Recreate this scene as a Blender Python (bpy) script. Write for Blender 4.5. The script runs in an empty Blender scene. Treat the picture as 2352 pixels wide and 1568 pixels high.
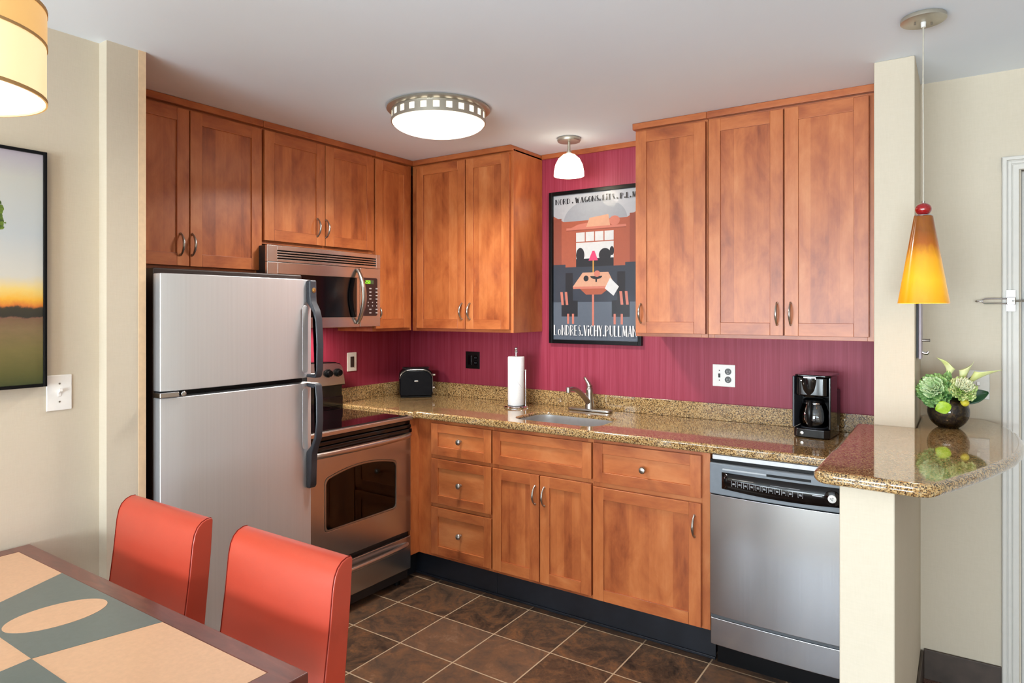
import bpy, bmesh, math, random
from mathutils import Vector
random.seed(7)
C = bpy.context.scene.collection
PI = math.pi

# ---------------------------------------------------------------- camera
cam_d = bpy.data.cameras.new('camera'); cam = bpy.data.objects.new('camera', cam_d); C.objects.link(cam)
cam.location = (3.1692, -3.4384, 1.5084)
cam.rotation_euler = (PI / 2, 0, 0.5943)
cam_d.sensor_width = 36.0
cam_d.lens = 36.0 * 1535.49 / 2352.0
cam_d.shift_y = -(784 - 712.8) / 2352.0
cam_d.clip_start = 0.02
bpy.context.scene.camera = cam

# ---------------------------------------------------------------- view and world
sc = bpy.context.scene
sc.view_settings.view_transform = 'Standard'
sc.view_settings.look = 'None'
sc.view_settings.exposure = 0.36
sc.view_settings.gamma = 1.0
sc.view_settings.use_curve_mapping = False
sc.cycles.max_bounces = 8
sc.cycles.diffuse_bounces = 5
sc.cycles.glossy_bounces = 4
sc.cycles.transparent_max_bounces = 12
sc.cycles.caustics_reflective = False
sc.cycles.caustics_refractive = False
sc.cycles.sample_clamp_indirect = 6.0
w = bpy.data.worlds.new('sky'); sc.world = w; w.use_nodes = True
w.node_tree.nodes['Background'].inputs[0].default_value = (0.80, 0.88, 1.0, 1)
w.node_tree.nodes['Background'].inputs[1].default_value = 1.0

# ---------------------------------------------------------------- large lights
def area(name, loc, rot, sx, sy, power, col):
    l = bpy.data.lights.new(name, 'AREA'); l.shape = 'RECTANGLE'; l.size = sx; l.size_y = sy
    l.energy = power; l.color = col
    o = bpy.data.objects.new(name, l); C.objects.link(o); o.location = loc; o.rotation_euler = rot
    return o
def bulb(name, loc, power, col, r=0.03):
    l = bpy.data.lights.new(name, 'POINT'); l.energy = power; l.color = col; l.shadow_soft_size = r
    o = bpy.data.objects.new(name, l); C.objects.link(o); o.location = loc
    return o
DAY = (0.80, 0.92, 1.0)
WARM = (1.0, 0.80, 0.55)
# daylight in the two big window openings of the living room wall
area('daylight', (-0.05, -8.02, 1.0), (PI / 2, 0, 0), 1.9, 1.55, 135, DAY)
area('daylight', (2.1, -8.02, 1.0), (PI / 2, 0, 0), 1.9, 1.55, 135, DAY)
area('daylight', (4.05, -8.02, 1.0), (PI / 2, 0, 0), 1.5, 1.55, 185, DAY)

# ---------------------------------------------------------------- materials
def lin(c):
    return tuple(((x / 255) / 12.92 if x / 255 <= 0.04045 else ((x / 255 + 0.055) / 1.055) ** 2.4) for x in c) + (1.0,)
class NT:
    def __init__(s, name):
        s.m = bpy.data.materials.new(name); s.m.use_nodes = True
        s.t = s.m.node_tree; s.n = s.t.nodes; s.p = s.n['Principled BSDF']; s.out = s.n['Material Output']
    def add(s, typ, **kw):
        n = s.n.new(typ)
        for k, v in kw.items():
            if hasattr(n, k): setattr(n, k, v)
        return n
    def link(s, a, b): s.t.links.new(a, b)
    def coord(s, scale=(1, 1, 1), loc=(0, 0, 0), which='Object'):
        tc = s.add('ShaderNodeTexCoord'); mp = s.add('ShaderNodeMapping')
        mp.inputs['Scale'].default_value = scale; mp.inputs['Location'].default_value = loc
        s.link(tc.outputs[which], mp.inputs['Vector']); return mp.outputs[0]
    def noise(s, vec, scale=5, detail=4, rough=0.55, dist=0.0):
        n = s.add('ShaderNodeTexNoise'); n.inputs['Scale'].default_value = scale; n.inputs['Detail'].default_value = detail
        n.inputs['Roughness'].default_value = rough; n.inputs['Distortion'].default_value = dist
        s.link(vec, n.inputs['Vector']); return n.outputs['Fac']
    def ramp(s, fac, stops, interp='LINEAR'):
        r = s.add('ShaderNodeValToRGB'); r.color_ramp.interpolation = interp
        el = r.color_ramp.elements
        while len(el) < len(stops): el.new(0.5)
        for e, (p, c) in zip(el, stops): e.position = p; e.color = c if len(c) == 4 else lin(c)
        s.link(fac, r.inputs[0]); return r.outputs[0]
    def math(s, op, a, b=None, c=None):
        n = s.add('ShaderNodeMath'); n.operation = op
        for i, x in enumerate((a, b, c)):
            if x is None: continue
            if isinstance(x, (int, float)): n.inputs[i].default_value = x
            else: s.link(x, n.inputs[i])
        return n.outputs[0]
    def mix(s, fac, a, b, mode='MIX'):
        n = s.add('ShaderNodeMix'); n.data_type = 'RGBA'; n.blend_type = mode
        for i, x in ((0, fac), (6, a), (7, b)):
            if isinstance(x, (int, float)): n.inputs[i].default_value = x
            elif isinstance(x, tuple): n.inputs[i].default_value = x
            else: s.link(x, n.inputs[i])
        return n.outputs[2]
    def bump(s, h, strength=0.1, dist=0.01):
        b = s.add('ShaderNodeBump'); b.inputs['Strength'].default_value = strength; b.inputs['Distance'].default_value = dist
        s.link(h, b.inputs['Height']); s.link(b.outputs[0], s.p.inputs['Normal'])
    def set(s, **kw):
        for k, v in kw.items():
            i = s.p.inputs[k.replace('_', ' ')]
            if isinstance(v, (int, float)) or isinstance(v, tuple): i.default_value = v
            else: s.link(v, i)
        return s

def plain(name, rgb, rough=0.5, metal=0.0, var=0.06, scale=40, coat=0.0, spec=0.5):
    t = NT(name); c = lin(rgb)
    f = t.noise(t.coord(), scale, 3)
    d = tuple(x * (1 - var) for x in c[:3]) + (1,); e = tuple(min(1, x * (1 + var)) for x in c[:3]) + (1,)
    t.set(Base_Color=t.ramp(f, [(0.3, d), (0.7, e)]), Roughness=rough, Metallic=metal, Coat_Weight=coat, Coat_Roughness=0.05, Specular_IOR_Level=spec)
    return t.m
def emit(name, rgb, strength, base=(240, 235, 225)):
    t = NT(name); f = t.noise(t.coord(), 8, 2)
    t.set(Base_Color=lin(base), Emission_Color=t.ramp(f, [(0.3, lin(rgb)), (0.7, tuple(x * 0.97 for x in lin(rgb)[:3]) + (1,))]), Emission_Strength=strength, Roughness=0.3)
    return t.m

def wood(name, axis, tone=None):
    t = NT(name)
    geo = t.add('ShaderNodeNewGeometry'); rnd = geo.outputs['Random Per Island']
    tc = t.add('ShaderNodeTexCoord')
    add = t.add('ShaderNodeVectorMath'); add.operation = 'ADD'
    sc3 = t.add('ShaderNodeCombineXYZ')
    off = t.math('MULTIPLY', rnd, 17.0)
    for i in range(3): t.link(off, sc3.inputs[i])
    t.link(tc.outputs['Object'], add.inputs[0]); t.link(sc3.outputs[0], add.inputs[1])
    mp = t.add('ShaderNodeMapping'); t.link(add.outputs[0], mp.inputs[0])
    mp.inputs['Scale'].default_value = (1, 1, 0.42) if axis == 'z' else (0.42, 0.42, 1)
    blotch = t.noise(mp.outputs[0], 10.0, 5, 0.62, 0.35)
    mp2 = t.add('ShaderNodeMapping'); t.link(add.outputs[0], mp2.inputs[0])
    mp2.inputs['Scale'].default_value = (1, 1, 0.04) if axis == 'z' else (0.04, 0.04, 1)
    grain = t.noise(mp2.outputs[0], 110.0, 3, 0.6)
    f = t.math('ADD', t.math('MULTIPLY', blotch, 0.80), t.math('MULTIPLY', grain, 0.12))
    f = t.math('ADD', f, t.math('ADD', -.10, t.math('MULTIPLY', rnd, 0.26)) if tone is None else t.math('ADD', tone, t.math('MULTIPLY', rnd, 0.10)))
    col = t.ramp(f, [(0.24, (122, 56, 26)), (0.40, (164, 86, 44)), (0.56, (188, 108, 58)), (0.76, (206, 132, 80))])
    t.set(Base_Color=col, Roughness=0.38, Coat_Weight=0.42, Coat_Roughness=0.30, Specular_IOR_Level=0.42)
    return t.m
M = {}
M['wood_a'], M['wood_b'], M['wood_c'] = wood('maple_stave', 'z', -.08), wood('maple_stave', 'z', -.02), wood('maple_stave', 'z', .04)
M['wood_v'] = wood('maple_vertical', 'z'); M['wood_h'] = wood('maple_horizontal', 'x')
M['gap'] = plain('dark_gap', (22, 14, 10), 0.8)

def wallpaper(name, a, b):
    t = NT(name)
    f1 = t.noise(t.coord((30, 30, 260)), 1.0, 3); f2 = t.noise(t.coord((260, 260, 30)), 1.0, 3); f3 = t.noise(t.coord(), 3, 2)
    f = t.math('ADD', t.math('MULTIPLY', t.math('ADD', f1, f2), 0.35), t.math('MULTIPLY', f3, 0.3))
    t.set(Base_Color=t.ramp(f, [(0.2, a), (0.8, b)]), Roughness=0.75, Specular_IOR_Level=0.25)
    t.bump(f, 0.25, 0.002); return t.m
M['cream'] = wallpaper('cream_wallpaper', (198, 187, 167), (209, 198, 180))
t = NT('red_wallpaper')
f1 = t.noise(t.coord((1, 1, 0.012)), 160, 3, 0.7); f2 = t.noise(t.coord((1, 1, 0.02)), 40, 3)
f = t.math('ADD', t.math('MULTIPLY', f1, 0.6), t.math('MULTIPLY', f2, 0.4))
t.set(Base_Color=t.ramp(f, [(0.34, (134, 31, 53)), (0.5, (148, 46, 68)), (0.66, (162, 64, 86))]), Roughness=0.5, Specular_IOR_Level=0.4)
t.bump(f, 0.15, 0.002); M['red'] = t.m
M['peach'] = plain('peach_filler', (226, 196, 160), 0.55)  # even peach tone of the partition edge strip
M['ceiling'] = plain('ceiling_paint', (236, 244, 255), 0.9, var=0.015, scale=2, spec=0.1)
M['white_paint'] = plain('white_trim_paint', (206, 202, 194), 0.45, var=0.02)
M['white_plastic'] = plain('white_plastic', (236, 234, 230), 0.35, var=0.02)
M['black_plastic'] = plain('black_plastic', (8, 8, 10), 0.3, spec=.22)
M['black_gloss'] = plain('black_gloss', (7, 7, 9), 0.12, coat=0.2)
M['charcoal'] = plain('charcoal_plastic', (54, 56, 62), 0.34)
M['grey_plastic'] = plain('slate_grey_plastic', (118, 126, 134), 0.35)
M['toe'] = plain('black_vinyl', (26, 29, 36), 0.35, var=0.25, scale=12)
M['brown_vinyl'] = plain('brown_vinyl', (70, 58, 50), 0.5, var=0.3, scale=14)
M['dark_wood'] = plain('dark_leg_wood', (60, 32, 24), 0.4)

def steel(name, rgb, rough, axis, strength=0.008, metal=1.0):
    t = NT(name); sc_ = {'z': (1, 1, 0.01), 'y': (1, 0.01, 1), 'x': (0.01, 1, 1)}[axis]
    f = t.noise(t.coord(sc_), 150, 2, 0.5); c = lin(rgb)
    t.set(Base_Color=t.ramp(f, [(0.3, tuple(x * 0.98 for x in c[:3]) + (1,)), (0.7, tuple(min(1, x * 1.02) for x in c[:3]) + (1,))]), Metallic=metal,
          Roughness=t.math('ADD', rough - 0.015, t.math('MULTIPLY', f, 0.03)))
    return t.m
M['steel_v'] = steel('brushed_steel_vertical', (224, 224, 226), 0.40, 'z', metal=.72)
M['steel_h'] = steel('brushed_steel_horizontal', (206, 202, 200), 0.25, 'z', metal=1.0)
M['steel_dw'] = steel('brushed_steel_door', (190, 192, 196), 0.20, 'z')
M['chrome'] = plain('chrome', (215, 215, 218), 0.12, 1.0, var=0.02)
M['satin'] = plain('satin_nickel', (178, 174, 168), 0.28, 1.0, var=0.03)
M['bronze_nickel'] = plain('brushed_nickel', (186, 180, 166), 0.38, 0.8, var=0.03)
M['sink'] = plain('sink_steel', (196, 196, 196), 0.36, 0.7, var=0.04)

t = NT('granite')
co = t.coord()
v = t.add('ShaderNodeTexVoronoi'); v.inputs['Scale'].default_value = 290; t.link(co, v.inputs['Vector'])
v2 = t.add('ShaderNodeTexVoronoi'); v2.inputs['Scale'].default_value = 420; t.link(co, v2.inputs['Vector'])
sx = t.add('ShaderNodeSeparateColor'); t.link(v.outputs['Color'], sx.inputs[0])
sx2 = t.add('ShaderNodeSeparateColor'); t.link(v2.outputs['Color'], sx2.inputs[0])
n1 = t.noise(co, 60, 3)
f = t.math('ADD', t.math('MULTIPLY', sx.outputs[0], 0.8), t.math('MULTIPLY', n1, 0.2))
c1 = t.ramp(f, [(0.0, (58, 42, 28)), (0.20, (110, 80, 48)), (0.30, (160, 124, 76)), (0.5, (184, 150, 100)), (0.7, (198, 170, 122)), (0.9, (150, 120, 80))], 'CONSTANT')
dark = t.math('GREATER_THAN', sx2.outputs[1], 0.85)
c2 = t.mix(dark, c1, lin((62, 48, 36)))
t.set(Base_Color=c2, Roughness=0.07, Specular_IOR_Level=0.75, Coat_Weight=0.6, Coat_Roughness=0.03); M['granite'] = t.m

# slate tile: 12 inch grid, each tile its own tone
t = NT('slate_tile'); TX, TY, TS = 0.7436, -0.5976, 0.305
tc = t.add('ShaderNodeTexCoord'); sp = t.add('ShaderNodeSeparateXYZ'); t.link(tc.outputs['Object'], sp.inputs[0])
ux = t.math('DIVIDE', t.math('SUBTRACT', sp.outputs[0], TX), TS); uy = t.math('DIVIDE', t.math('SUBTRACT', sp.outputs[1], TY), TS)
fx, fy = t.math('FRACT', ux), t.math('FRACT', uy); ix, iy = t.math('FLOOR', ux), t.math('FLOOR', uy)
gw = 0.0105
def edge(f): return t.math('MAXIMUM', t.math('LESS_THAN', f, gw), t.math('GREATER_THAN', f, 1 - gw))
grout = t.math('MAXIMUM', edge(fx), edge(fy))
cmb = t.add('ShaderNodeCombineXYZ'); t.link(ix, cmb.inputs[0]); t.link(iy, cmb.inputs[1])
wn = t.add('ShaderNodeTexWhiteNoise'); wn.noise_dimensions = '3D'; t.link(cmb.outputs[0], wn.inputs[0])
vm = t.add('ShaderNodeVectorMath'); vm.operation = 'MULTIPLY_ADD'; t.link(wn.outputs[1], vm.inputs[0]); vm.inputs[1].default_value = (9, 9, 9); t.link(tc.outputs['Object'], vm.inputs[2])
nA = t.noise(vm.outputs[0], 6.0, 9, 0.70, 1.6); nB = t.noise(vm.outputs[0], 34.0, 6, 0.75, 1.2)
ff = t.math('ADD', t.math('MULTIPLY', nA, 0.66), t.math('MULTIPLY', nB, 0.36))
ff = t.math('ADD', ff, t.math('MULTIPLY', t.math('SUBTRACT', wn.outputs[0], 0.5), 0.10))
tcol = t.ramp(ff, [(0.34, (46, 36, 30)), (0.45, (82, 62, 48)), (0.52, (106, 76, 54)), (0.60, (128, 86, 54)), (0.70, (156, 124, 98))])
grey = t.mix(t.math('MULTIPLY', wn.outputs[0], 0.5), tcol, lin((92, 80, 72)))
t.set(Base_Color=t.mix(grout, grey, lin((178, 154, 126))), Roughness=t.math('ADD', 0.30, t.math('MULTIPLY', grout, 0.4)), Specular_IOR_Level=0.45)
t.bump(t.math('SUBTRACT', t.math('MULTIPLY', ff, 0.6), t.math('MULTIPLY', grout, 0.5)), 0.35, 0.004); M['tile'] = t.m

t = NT('carpet'); nA = t.noise(t.coord(), 160, 4); nB = t.noise(t.coord((1, 1, 1)), 22, 2)
t.set(Base_Color=t.ramp(t.math('ADD', t.math('MULTIPLY', nA, 0.6), t.math('MULTIPLY', nB, 0.4)), [(0.38, (70, 34, 34)), (0.5, (140, 110, 98)), (0.62, (96, 56, 52))]), Roughness=0.95, Specular_IOR_Level=0.1)
t.bump(nA, 0.6, 0.01); M['carpet'] = t.m

M['carpet_bounce'] = plain('bounce_carpet', (226, 218, 206), .95, var=.1, scale=120, spec=.1)  # pale beige chosen for bounced light, carpet is out of view
def leather(name, rgb):
    t = NT(name); v = t.add('ShaderNodeTexVoronoi'); v.inputs['Scale'].default_value = 420; t.link(t.coord(), v.inputs['Vector'])
    f = t.noise(t.coord(), 9, 3); c = lin(rgb)
    t.set(Base_Color=t.ramp(f, [(0.3, tuple(x * 0.94 for x in c[:3]) + (1,)), (0.7, c)]), Roughness=0.38, Specular_IOR_Level=0.6, Coat_Weight=0.45, Coat_Roughness=0.28)
    t.bump(v.outputs['Distance'], 0.06, 0.001); return t.m
M['leather'] = leather('coral_leather', (188, 64, 42))
M['seam'] = plain('leather_seam', (120, 34, 24), 0.8, spec=.1)
t = NT('mahogany'); f = t.noise(t.coord((0.25, 1, 1)), 26, 4, 0.6, 0.8)
t.set(Base_Color=t.ramp(f, [(0.3, (78, 34, 28)), (0.6, (106, 54, 44)), (0.8, (126, 72, 60))]), Roughness=0.3, Coat_Weight=0.4, Coat_Roughness=0.15); M['mahogany'] = t.m
M['laminate'] = plain('beige_laminate', (208, 166, 132), 0.3, var=0.05, scale=90)
M['laminate_dark'] = plain('grey_green_laminate', (96, 105, 102), 0.28, var=0.05, scale=90)

def thin_glass(name, tint=(1, 1, 1, 1), rough=0.0, refl=1.0):
    t = NT(name); t.n.remove(t.p)
    tr = t.add('ShaderNodeBsdfTransparent'); tr.inputs[0].default_value = tint
    gl = t.add('ShaderNodeBsdfGlossy'); gl.inputs['Roughness'].default_value = rough
    fr = t.add('ShaderNodeFresnel'); fr.inputs[0].default_value = 1.5
    f = t.noise(t.coord(), 3, 1)
    fac = t.math('MULTIPLY', fr.outputs[0], t.math('ADD', refl * 0.97, t.math('MULTIPLY', f, 0.06)))
    mx = t.add('ShaderNodeMixShader'); t.link(fac, mx.inputs[0]); t.link(tr.outputs[0], mx.inputs[1]); t.link(gl.outputs[0], mx.inputs[2])
    t.link(mx.outputs[0], t.out.inputs[0]); return t.m
M['glass'] = thin_glass('clear_glass')
M['oven_glass'] = thin_glass('smoked_glass', (0.8, 0.76, 0.74, 1), 0.02, 1.2)

# ---------------------------------------------------------------- mesh helpers
def back(u, d, z): return (u, -d, z)          # fronts that face the camera side (-y)
def left(u, d, z): return (d, u, z)           # fronts of the run on the left wall (+x)
def ident(x, y, z): return (x, y, z)
def rotT(ox, oy, oz, a):
    c, s = math.cos(a), math.sin(a)
    return lambda x, y, z: (ox + c * x - s * y, oy + s * x + c * y, oz + z)

class MB:
    def __init__(s, T=ident): s.bm = bmesh.new(); s.T = T; s.mi = 0
    def v(s, x, y, z): return s.bm.verts.new(s.T(x, y, z))
    def f(s, vs):
        try:
            fc = s.bm.faces.new(vs); fc.material_index = s.mi; return fc
        except ValueError: return None
    def box(s, x0, x1, y0, y1, z0, z1):
        V = [s.v(x, y, z) for x in (x0, x1) for y in (y0, y1) for z in (z0, z1)]
        for q in ((0, 1, 3, 2), (4, 6, 7, 5), (0, 4, 5, 1), (2, 3, 7, 6), (0, 2, 6, 4), (1, 5, 7, 3)): s.f([V[i] for i in q])
        return s
    def ext(s, pts, vec):
        a = [s.v(*p) for p in pts]; b = [s.v(p[0] + vec[0], p[1] + vec[1], p[2] + vec[2]) for p in pts]
        s.f(a[::-1]); s.f(b); n = len(a)
        for i in range(n): s.f([a[i], a[(i + 1) % n], b[(i + 1) % n], b[i]])
        return s
    def flat(s, pts):
        s.f([s.v(*p) for p in pts]); return s
    def ring(s, outer, inner, vec):
        """solid with a hole: outer and inner loops (3D points) extruded by vec"""
        def cap(off):
            es, lo = [], []
            for loop in (outer, inner):
                vs = [s.v(p[0] + off[0], p[1] + off[1], p[2] + off[2]) for p in loop]; lo.append(vs)
                for i in range(len(vs)): es.append(s.bm.edges.new((vs[i], vs[(i + 1) % len(vs)])))
            r = bmesh.ops.triangle_fill(s.bm, use_beauty=True, use_dissolve=False, edges=es)
            for g in r['geom']:
                if isinstance(g, bmesh.types.BMFace): g.material_index = s.mi
            return lo
        A = cap((0, 0, 0)); B = cap(vec)
        for a, b in zip(A, B):
            n = len(a)
            for i in range(n): s.f([a[i], a[(i + 1) % n], b[(i + 1) % n], b[i]])
        return s
    def lathe(s, prof, F=None, n=28, cap=True):
        """prof: (r, h) pairs; F(a, b, h) maps to local axes"""
        F = F or (lambda a, b, h: (a, b, h)); rows = []
        for r, h in prof:
            if r < 1e-6: rows.append([s.v(*F(0, 0, h))])
            else: rows.append([s.v(*F(r * math.cos(2 * PI * i / n), r * math.sin(2 * PI * i / n), h)) for i in range(n)])
        for A, B in zip(rows, rows[1:]):
            for i in range(n):
                j = (i + 1) % n
                if len(A) == 1 and len(B) == 1: continue
                if len(A) == 1: s.f([A[0], B[i], B[j]])
                elif len(B) == 1: s.f([A[i], B[0], A[j]])
                else: s.f([A[i], B[i], B[j], A[j]])
        if cap:
            if len(rows[0]) > 1: s.f(rows[0][::-1])
            if len(rows[-1]) > 1: s.f(rows[-1])
        return s
    def at(s, prof, x, y, z, n=28, cap=True): return s.lathe(prof, lambda a, b, h: (x + a, y + b, z + h), n, cap)
    def tube(s, path, r, n=10, sq=(1, 1)):
        P = [Vector(p) for p in path]; R = r if isinstance(r, (list, tuple)) else [r] * len(P)
        up = Vector((0, 0, 1)); rows = []; prev = None
        for i, p in enumerate(P):
            tg = (P[min(i + 1, len(P) - 1)] - P[max(i - 1, 0)]).normalized()
            if prev is None:
                a = up if abs(tg.dot(up)) < 0.9 else Vector((1, 0, 0))
                nx = tg.cross(a).normalized()
            else: nx = (prev - tg * prev.dot(tg)).normalized()
            prev = nx; ny = tg.cross(nx)
            rows.append([s.v(*(p + nx * (R[i] * sq[0] * math.cos(2 * PI * k / n)) + ny * (R[i] * sq[1] * math.sin(2 * PI * k / n)))) for k in range(n)])
        for A, B in zip(rows, rows[1:]):
            for k in range(n): s.f([A[k], A[(k + 1) % n], B[(k + 1) % n], B[k]])
        s.f(rows[0][::-1]); s.f(rows[-1]); return s
    def ball(s, x, y, z, rx, ry=None, rz=None, nu=20, nv=12):
        ry = ry or rx; rz = rz or rx
        return s.lathe([(math.sin(PI * i / nv), -math.cos(PI * i / nv)) for i in range(nv + 1)], lambda a, b, h: (x + a * rx, y + b * ry, z + h * rz), nu, False)
    def grid(s, fn, nu, nv, closed=False):
        G = [[s.v(*fn(i / nu, j / nv)) for j in range(nv + 1)] for i in range(nu + 1)]
        for i in range(nu):
            for j in range(nv): s.f([G[i][j], G[i + 1][j], G[i + 1][j + 1], G[i][j + 1]])
        return s
    def build(s, name, mats, parent=None, bevel=0.0, seg=2, smooth=40, sub=0, solid=0.0):
        bmesh.ops.recalc_face_normals(s.bm, faces=s.bm.faces[:])
        me = bpy.data.meshes.new(name)
        root = parent
        while root is not None and root.parent is not None: root = root.parent
        if root is not None:
            o3 = root.location
            for vv in s.bm.verts: vv.co -= o3
        s.bm.to_mesh(me); s.bm.free()
        for m in (mats if isinstance(mats, (list, tuple)) else [mats]): me.materials.append(m)
        if smooth:
            me.polygons.foreach_set('use_smooth', [True] * len(me.polygons)); me.set_sharp_from_angle(angle=math.radians(smooth))
        o = bpy.data.objects.new(name, me); C.objects.link(o)
        if parent is not None: o.parent = parent
        if solid:
            md = o.modifiers.new('solid', 'SOLIDIFY'); md.thickness = solid; md.offset = 0
        if bevel:
            md = o.modifiers.new('bevel', 'BEVEL'); md.width = bevel; md.segments = seg; md.limit_method = 'ANGLE'; md.angle_limit = math.radians(35)
            md.use_clamp_overlap = True; md.harden_normals = True
        if sub:
            md = o.modifiers.new('sub', 'SUBSURF'); md.levels = sub; md.render_levels = sub
        return o

def thing(name, label, cat, loc, group=None):
    o = bpy.data.objects.new(name, None); C.objects.link(o); o.location = loc; o.empty_display_size = 0.05
    o['label'] = label; o['category'] = cat
    if group: o['group'] = group
    return o
def tag(o, label, cat, group=None):
    o['label'] = label; o['category'] = cat
    if group: o['group'] = group
    return o
def struct(o, label=None):
    o['kind'] = 'structure'
    if label: o['label'] = label
    return o
def rrect(x0, x1, y0, y1, r, n=6):
    pts = []
    for cx, cy, a0 in ((x1 - r, y1 - r, 0), (x0 + r, y1 - r, 90), (x0 + r, y0 + r, 180), (x1 - r, y0 + r, 270)):
        for i in range(n + 1):
            a = math.radians(a0 + 90 * i / n); pts.append((cx + r * math.cos(a), cy + r * math.sin(a)))
    return pts

# ================================================================ setting
H = 2.44
struct(MB().box(0, 3.02, -2.32, 0, -0.06, 0).build('floor', M['tile']), 'brown slate tile floor')
m = MB(); m.box(3.02, 5.2, -8.0, -0.21, -0.06, 0)
struct(m.build('floor_hall', M['carpet']), 'brown and red patterned carpet')
struct(MB().box(-1.3, 3.02, -8.0, -2.32, -0.06, 0).build('floor_living', M['carpet_bounce']), 'unseen living room carpet, pale beige to bounce light')  # unseen floor piece, kept pale to bounce light into the kitchen
struct(MB().box(-1.4, 5.3, -8.2, 0.12, H, H + 0.1).build('ceiling', M['ceiling']))
struct(MB().box(-0.12, 3.0215, 0, 0.12, 0, H).build('wall_back', M['red']), 'red striped wallpaper wall behind the counter')
struct(MB().box(-0.12, 0, -2.179, 0, 0, H).build('wall_left', M['red']))
# partition beside the refrigerator, with a shallow bump out
struct(MB().box(-0.12, 0.722, -2.312, -2.205, 0, H).build('wall_partition', M['cream']))
struct(MB().box(-0.12, 0.724, -2.205, -2.179, 0, H).build('trim_1', M['peach']), 'peach edge strip beside the refrigerator')
struct(MB().box(0.549, 0.669, -4.3, -2.312, 0, H).build('wall_dining', M['cream']), 'cream wall behind the dining table')
# column and half wall that carry the bar
struct(MB().box(2.889, 3.0215, -0.595, 0, 0, H).build('wall_column', M['cream'], bevel=0.004), 'cream column at the end of the counter')
struct(MB().box(2.891, 3.0215, -1.45, -0.595, 0, 1.044).build('wall_half', M['cream'], bevel=0.004), 'cream half wall under the bar')
m = MB(); m.box(3.0215, 3.352, -0.21, -0.05, 0, H); m.box(3.352, 4.26, -0.21, -0.05, 2.055, H); m.box(4.26, 5.3, -0.21, -0.05, 0, H)
struct(m.build('wall_hall', M['cream']))
struct(MB().box(5.2, 5.32, -8.1, -0.05, 0, H).build('wall_right', M['cream']))
struct(MB().box(-1.4, 0.549, -4.42, -4.3, 0, H).build('wall_return', M['cream']))
struct(MB().box(-1.42, -1.3, -8.1, -4.3, 0, H).build('wall_far_left', M['cream']))
m = MB()
m.box(-1.42, -1.0, -8.12, -7.98, 0, H); m.box(0.9, 1.15, -8.12, -7.98, 0, H); m.box(3.05, 3.3, -8.12, -7.98, 0, H); m.box(4.8, 5.3, -8.12, -7.98, 0, H)
m.box(-1.0, 4.8, -8.12, -7.98, 0, 0.22); m.box(-1.0, 4.8, -8.12, -7.98, 2.2, H)
struct(m.build('wall_window', M['cream']))
for n_, (a, b) in enumerate(((-1.0, 0.9), (1.15, 3.05), (3.3, 4.8)), 1):
    m = MB()
    for x0, x1, z0, z1 in ((a, a + .05, .22, 2.2), (b - .05, b, .22, 2.2), (a, b, .22, .27), (a, b, 2.15, 2.2), ((a + b) / 2 - .02, (a + b) / 2 + .02, .22, 2.2)):
        m.box(x0, x1, -8.00, -7.94, z0, z1)
    struct(m.build('window_%d' % n_, M['white_paint']))
struct(MB().box(3.022, 3.033, -1.45, -0.222, 0, 0.115).build('baseboard_half', M['brown_vinyl'], bevel=0.003))
struct(MB().box(3.033, 3.291, -0.222, -0.2105, 0, 0.122).build('baseboard_hall', M['brown_vinyl'], bevel=0.003))
struct(MB().box(0.669, 0.680, -4.3, -2.314, 0, 0.11).build('baseboard_dining', M['brown_vinyl'], bevel=0.003))
# black vinyl toe kick
m = MB(); m.box(0.540, 1.12, -0.548, -0.538, 0, 0.149); m.box(1.122, 2.28, -0.548, -0.538, 0, 0.149); m.box(0.540, 0.548, -0.682, -0.548, 0, 0.149)
m.box(0.55, 2.28, -0.556, -0.548, 0, 0.012)
struct(m.build('baseboard_kitchen', M['toe'], bevel=0.002), 'black vinyl toe kick under the base cabinets')
# wooden strip along the ceiling over the red wall
struct(MB().box(1.07, 1.80, -0.018, 0, 2.412, H).build('trim_2', M['wood_h'], bevel=0.002), 'maple strip between red wall and ceiling')
# entrance door and casing
m = MB()
def casing(m, x0, x1, sgn):
    ws = abs(x1 - x0)
    for a, b, d in ((0, 1, .012), (.06, .30, .022), (.62, .98, .017), (.36, .56, .016)):
        m.box(x0 + sgn * a * ws, x0 + sgn * b * ws, -0.21 - d, -0.208, 0, 2.104 - a * ws)
casing(m, 3.291, 3.346, 1); casing(m, 4.32, 4.265, -1)
for a, b, d in ((0, 1, .0115), (.06, .30, .0215), (.62, .98, .0165), (.36, .56, .0155)):
    m.box(3.291 + a * .055, 4.32 - a * .055, -0.21 - d, -0.208, 2.104 - b * .055, 2.104 - a * .055)
dr = struct(m.build('door_1', M['white_paint'], bevel=0.002), 'white entrance door with moulded casing')
m = MB(); m.box(3.354, 4.258, -0.175, -0.135, 0.006, 2.048)
for z0, z1 in ((0.2, 0.95), (1.1, 1.9)):
    for x0, x1 in ((3.47, 3.76), (3.86, 4.15)): m.box(x0, x1, -0.181, -0.174, z0, z1)
m.build('door_slab', M['white_paint'], dr, bevel=0.003)
MB().box(3.346, 3.3535, -0.2, -0.14, 0, 2.05).build('door_gap_strip', M['black_plastic'], dr)  # black strip colours in the dark gap between casing and slab
m = MB(); m.lathe([(0.03, 0), (0.03, .008), (.012, .012), (.012, .04), (.028, .05), (.028, .075), (0, .08)], lambda a, b, h: (4.19 + a, -0.176 - h, 1.0 + b)); m.build('door_knob', M['satin'], dr)

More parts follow.
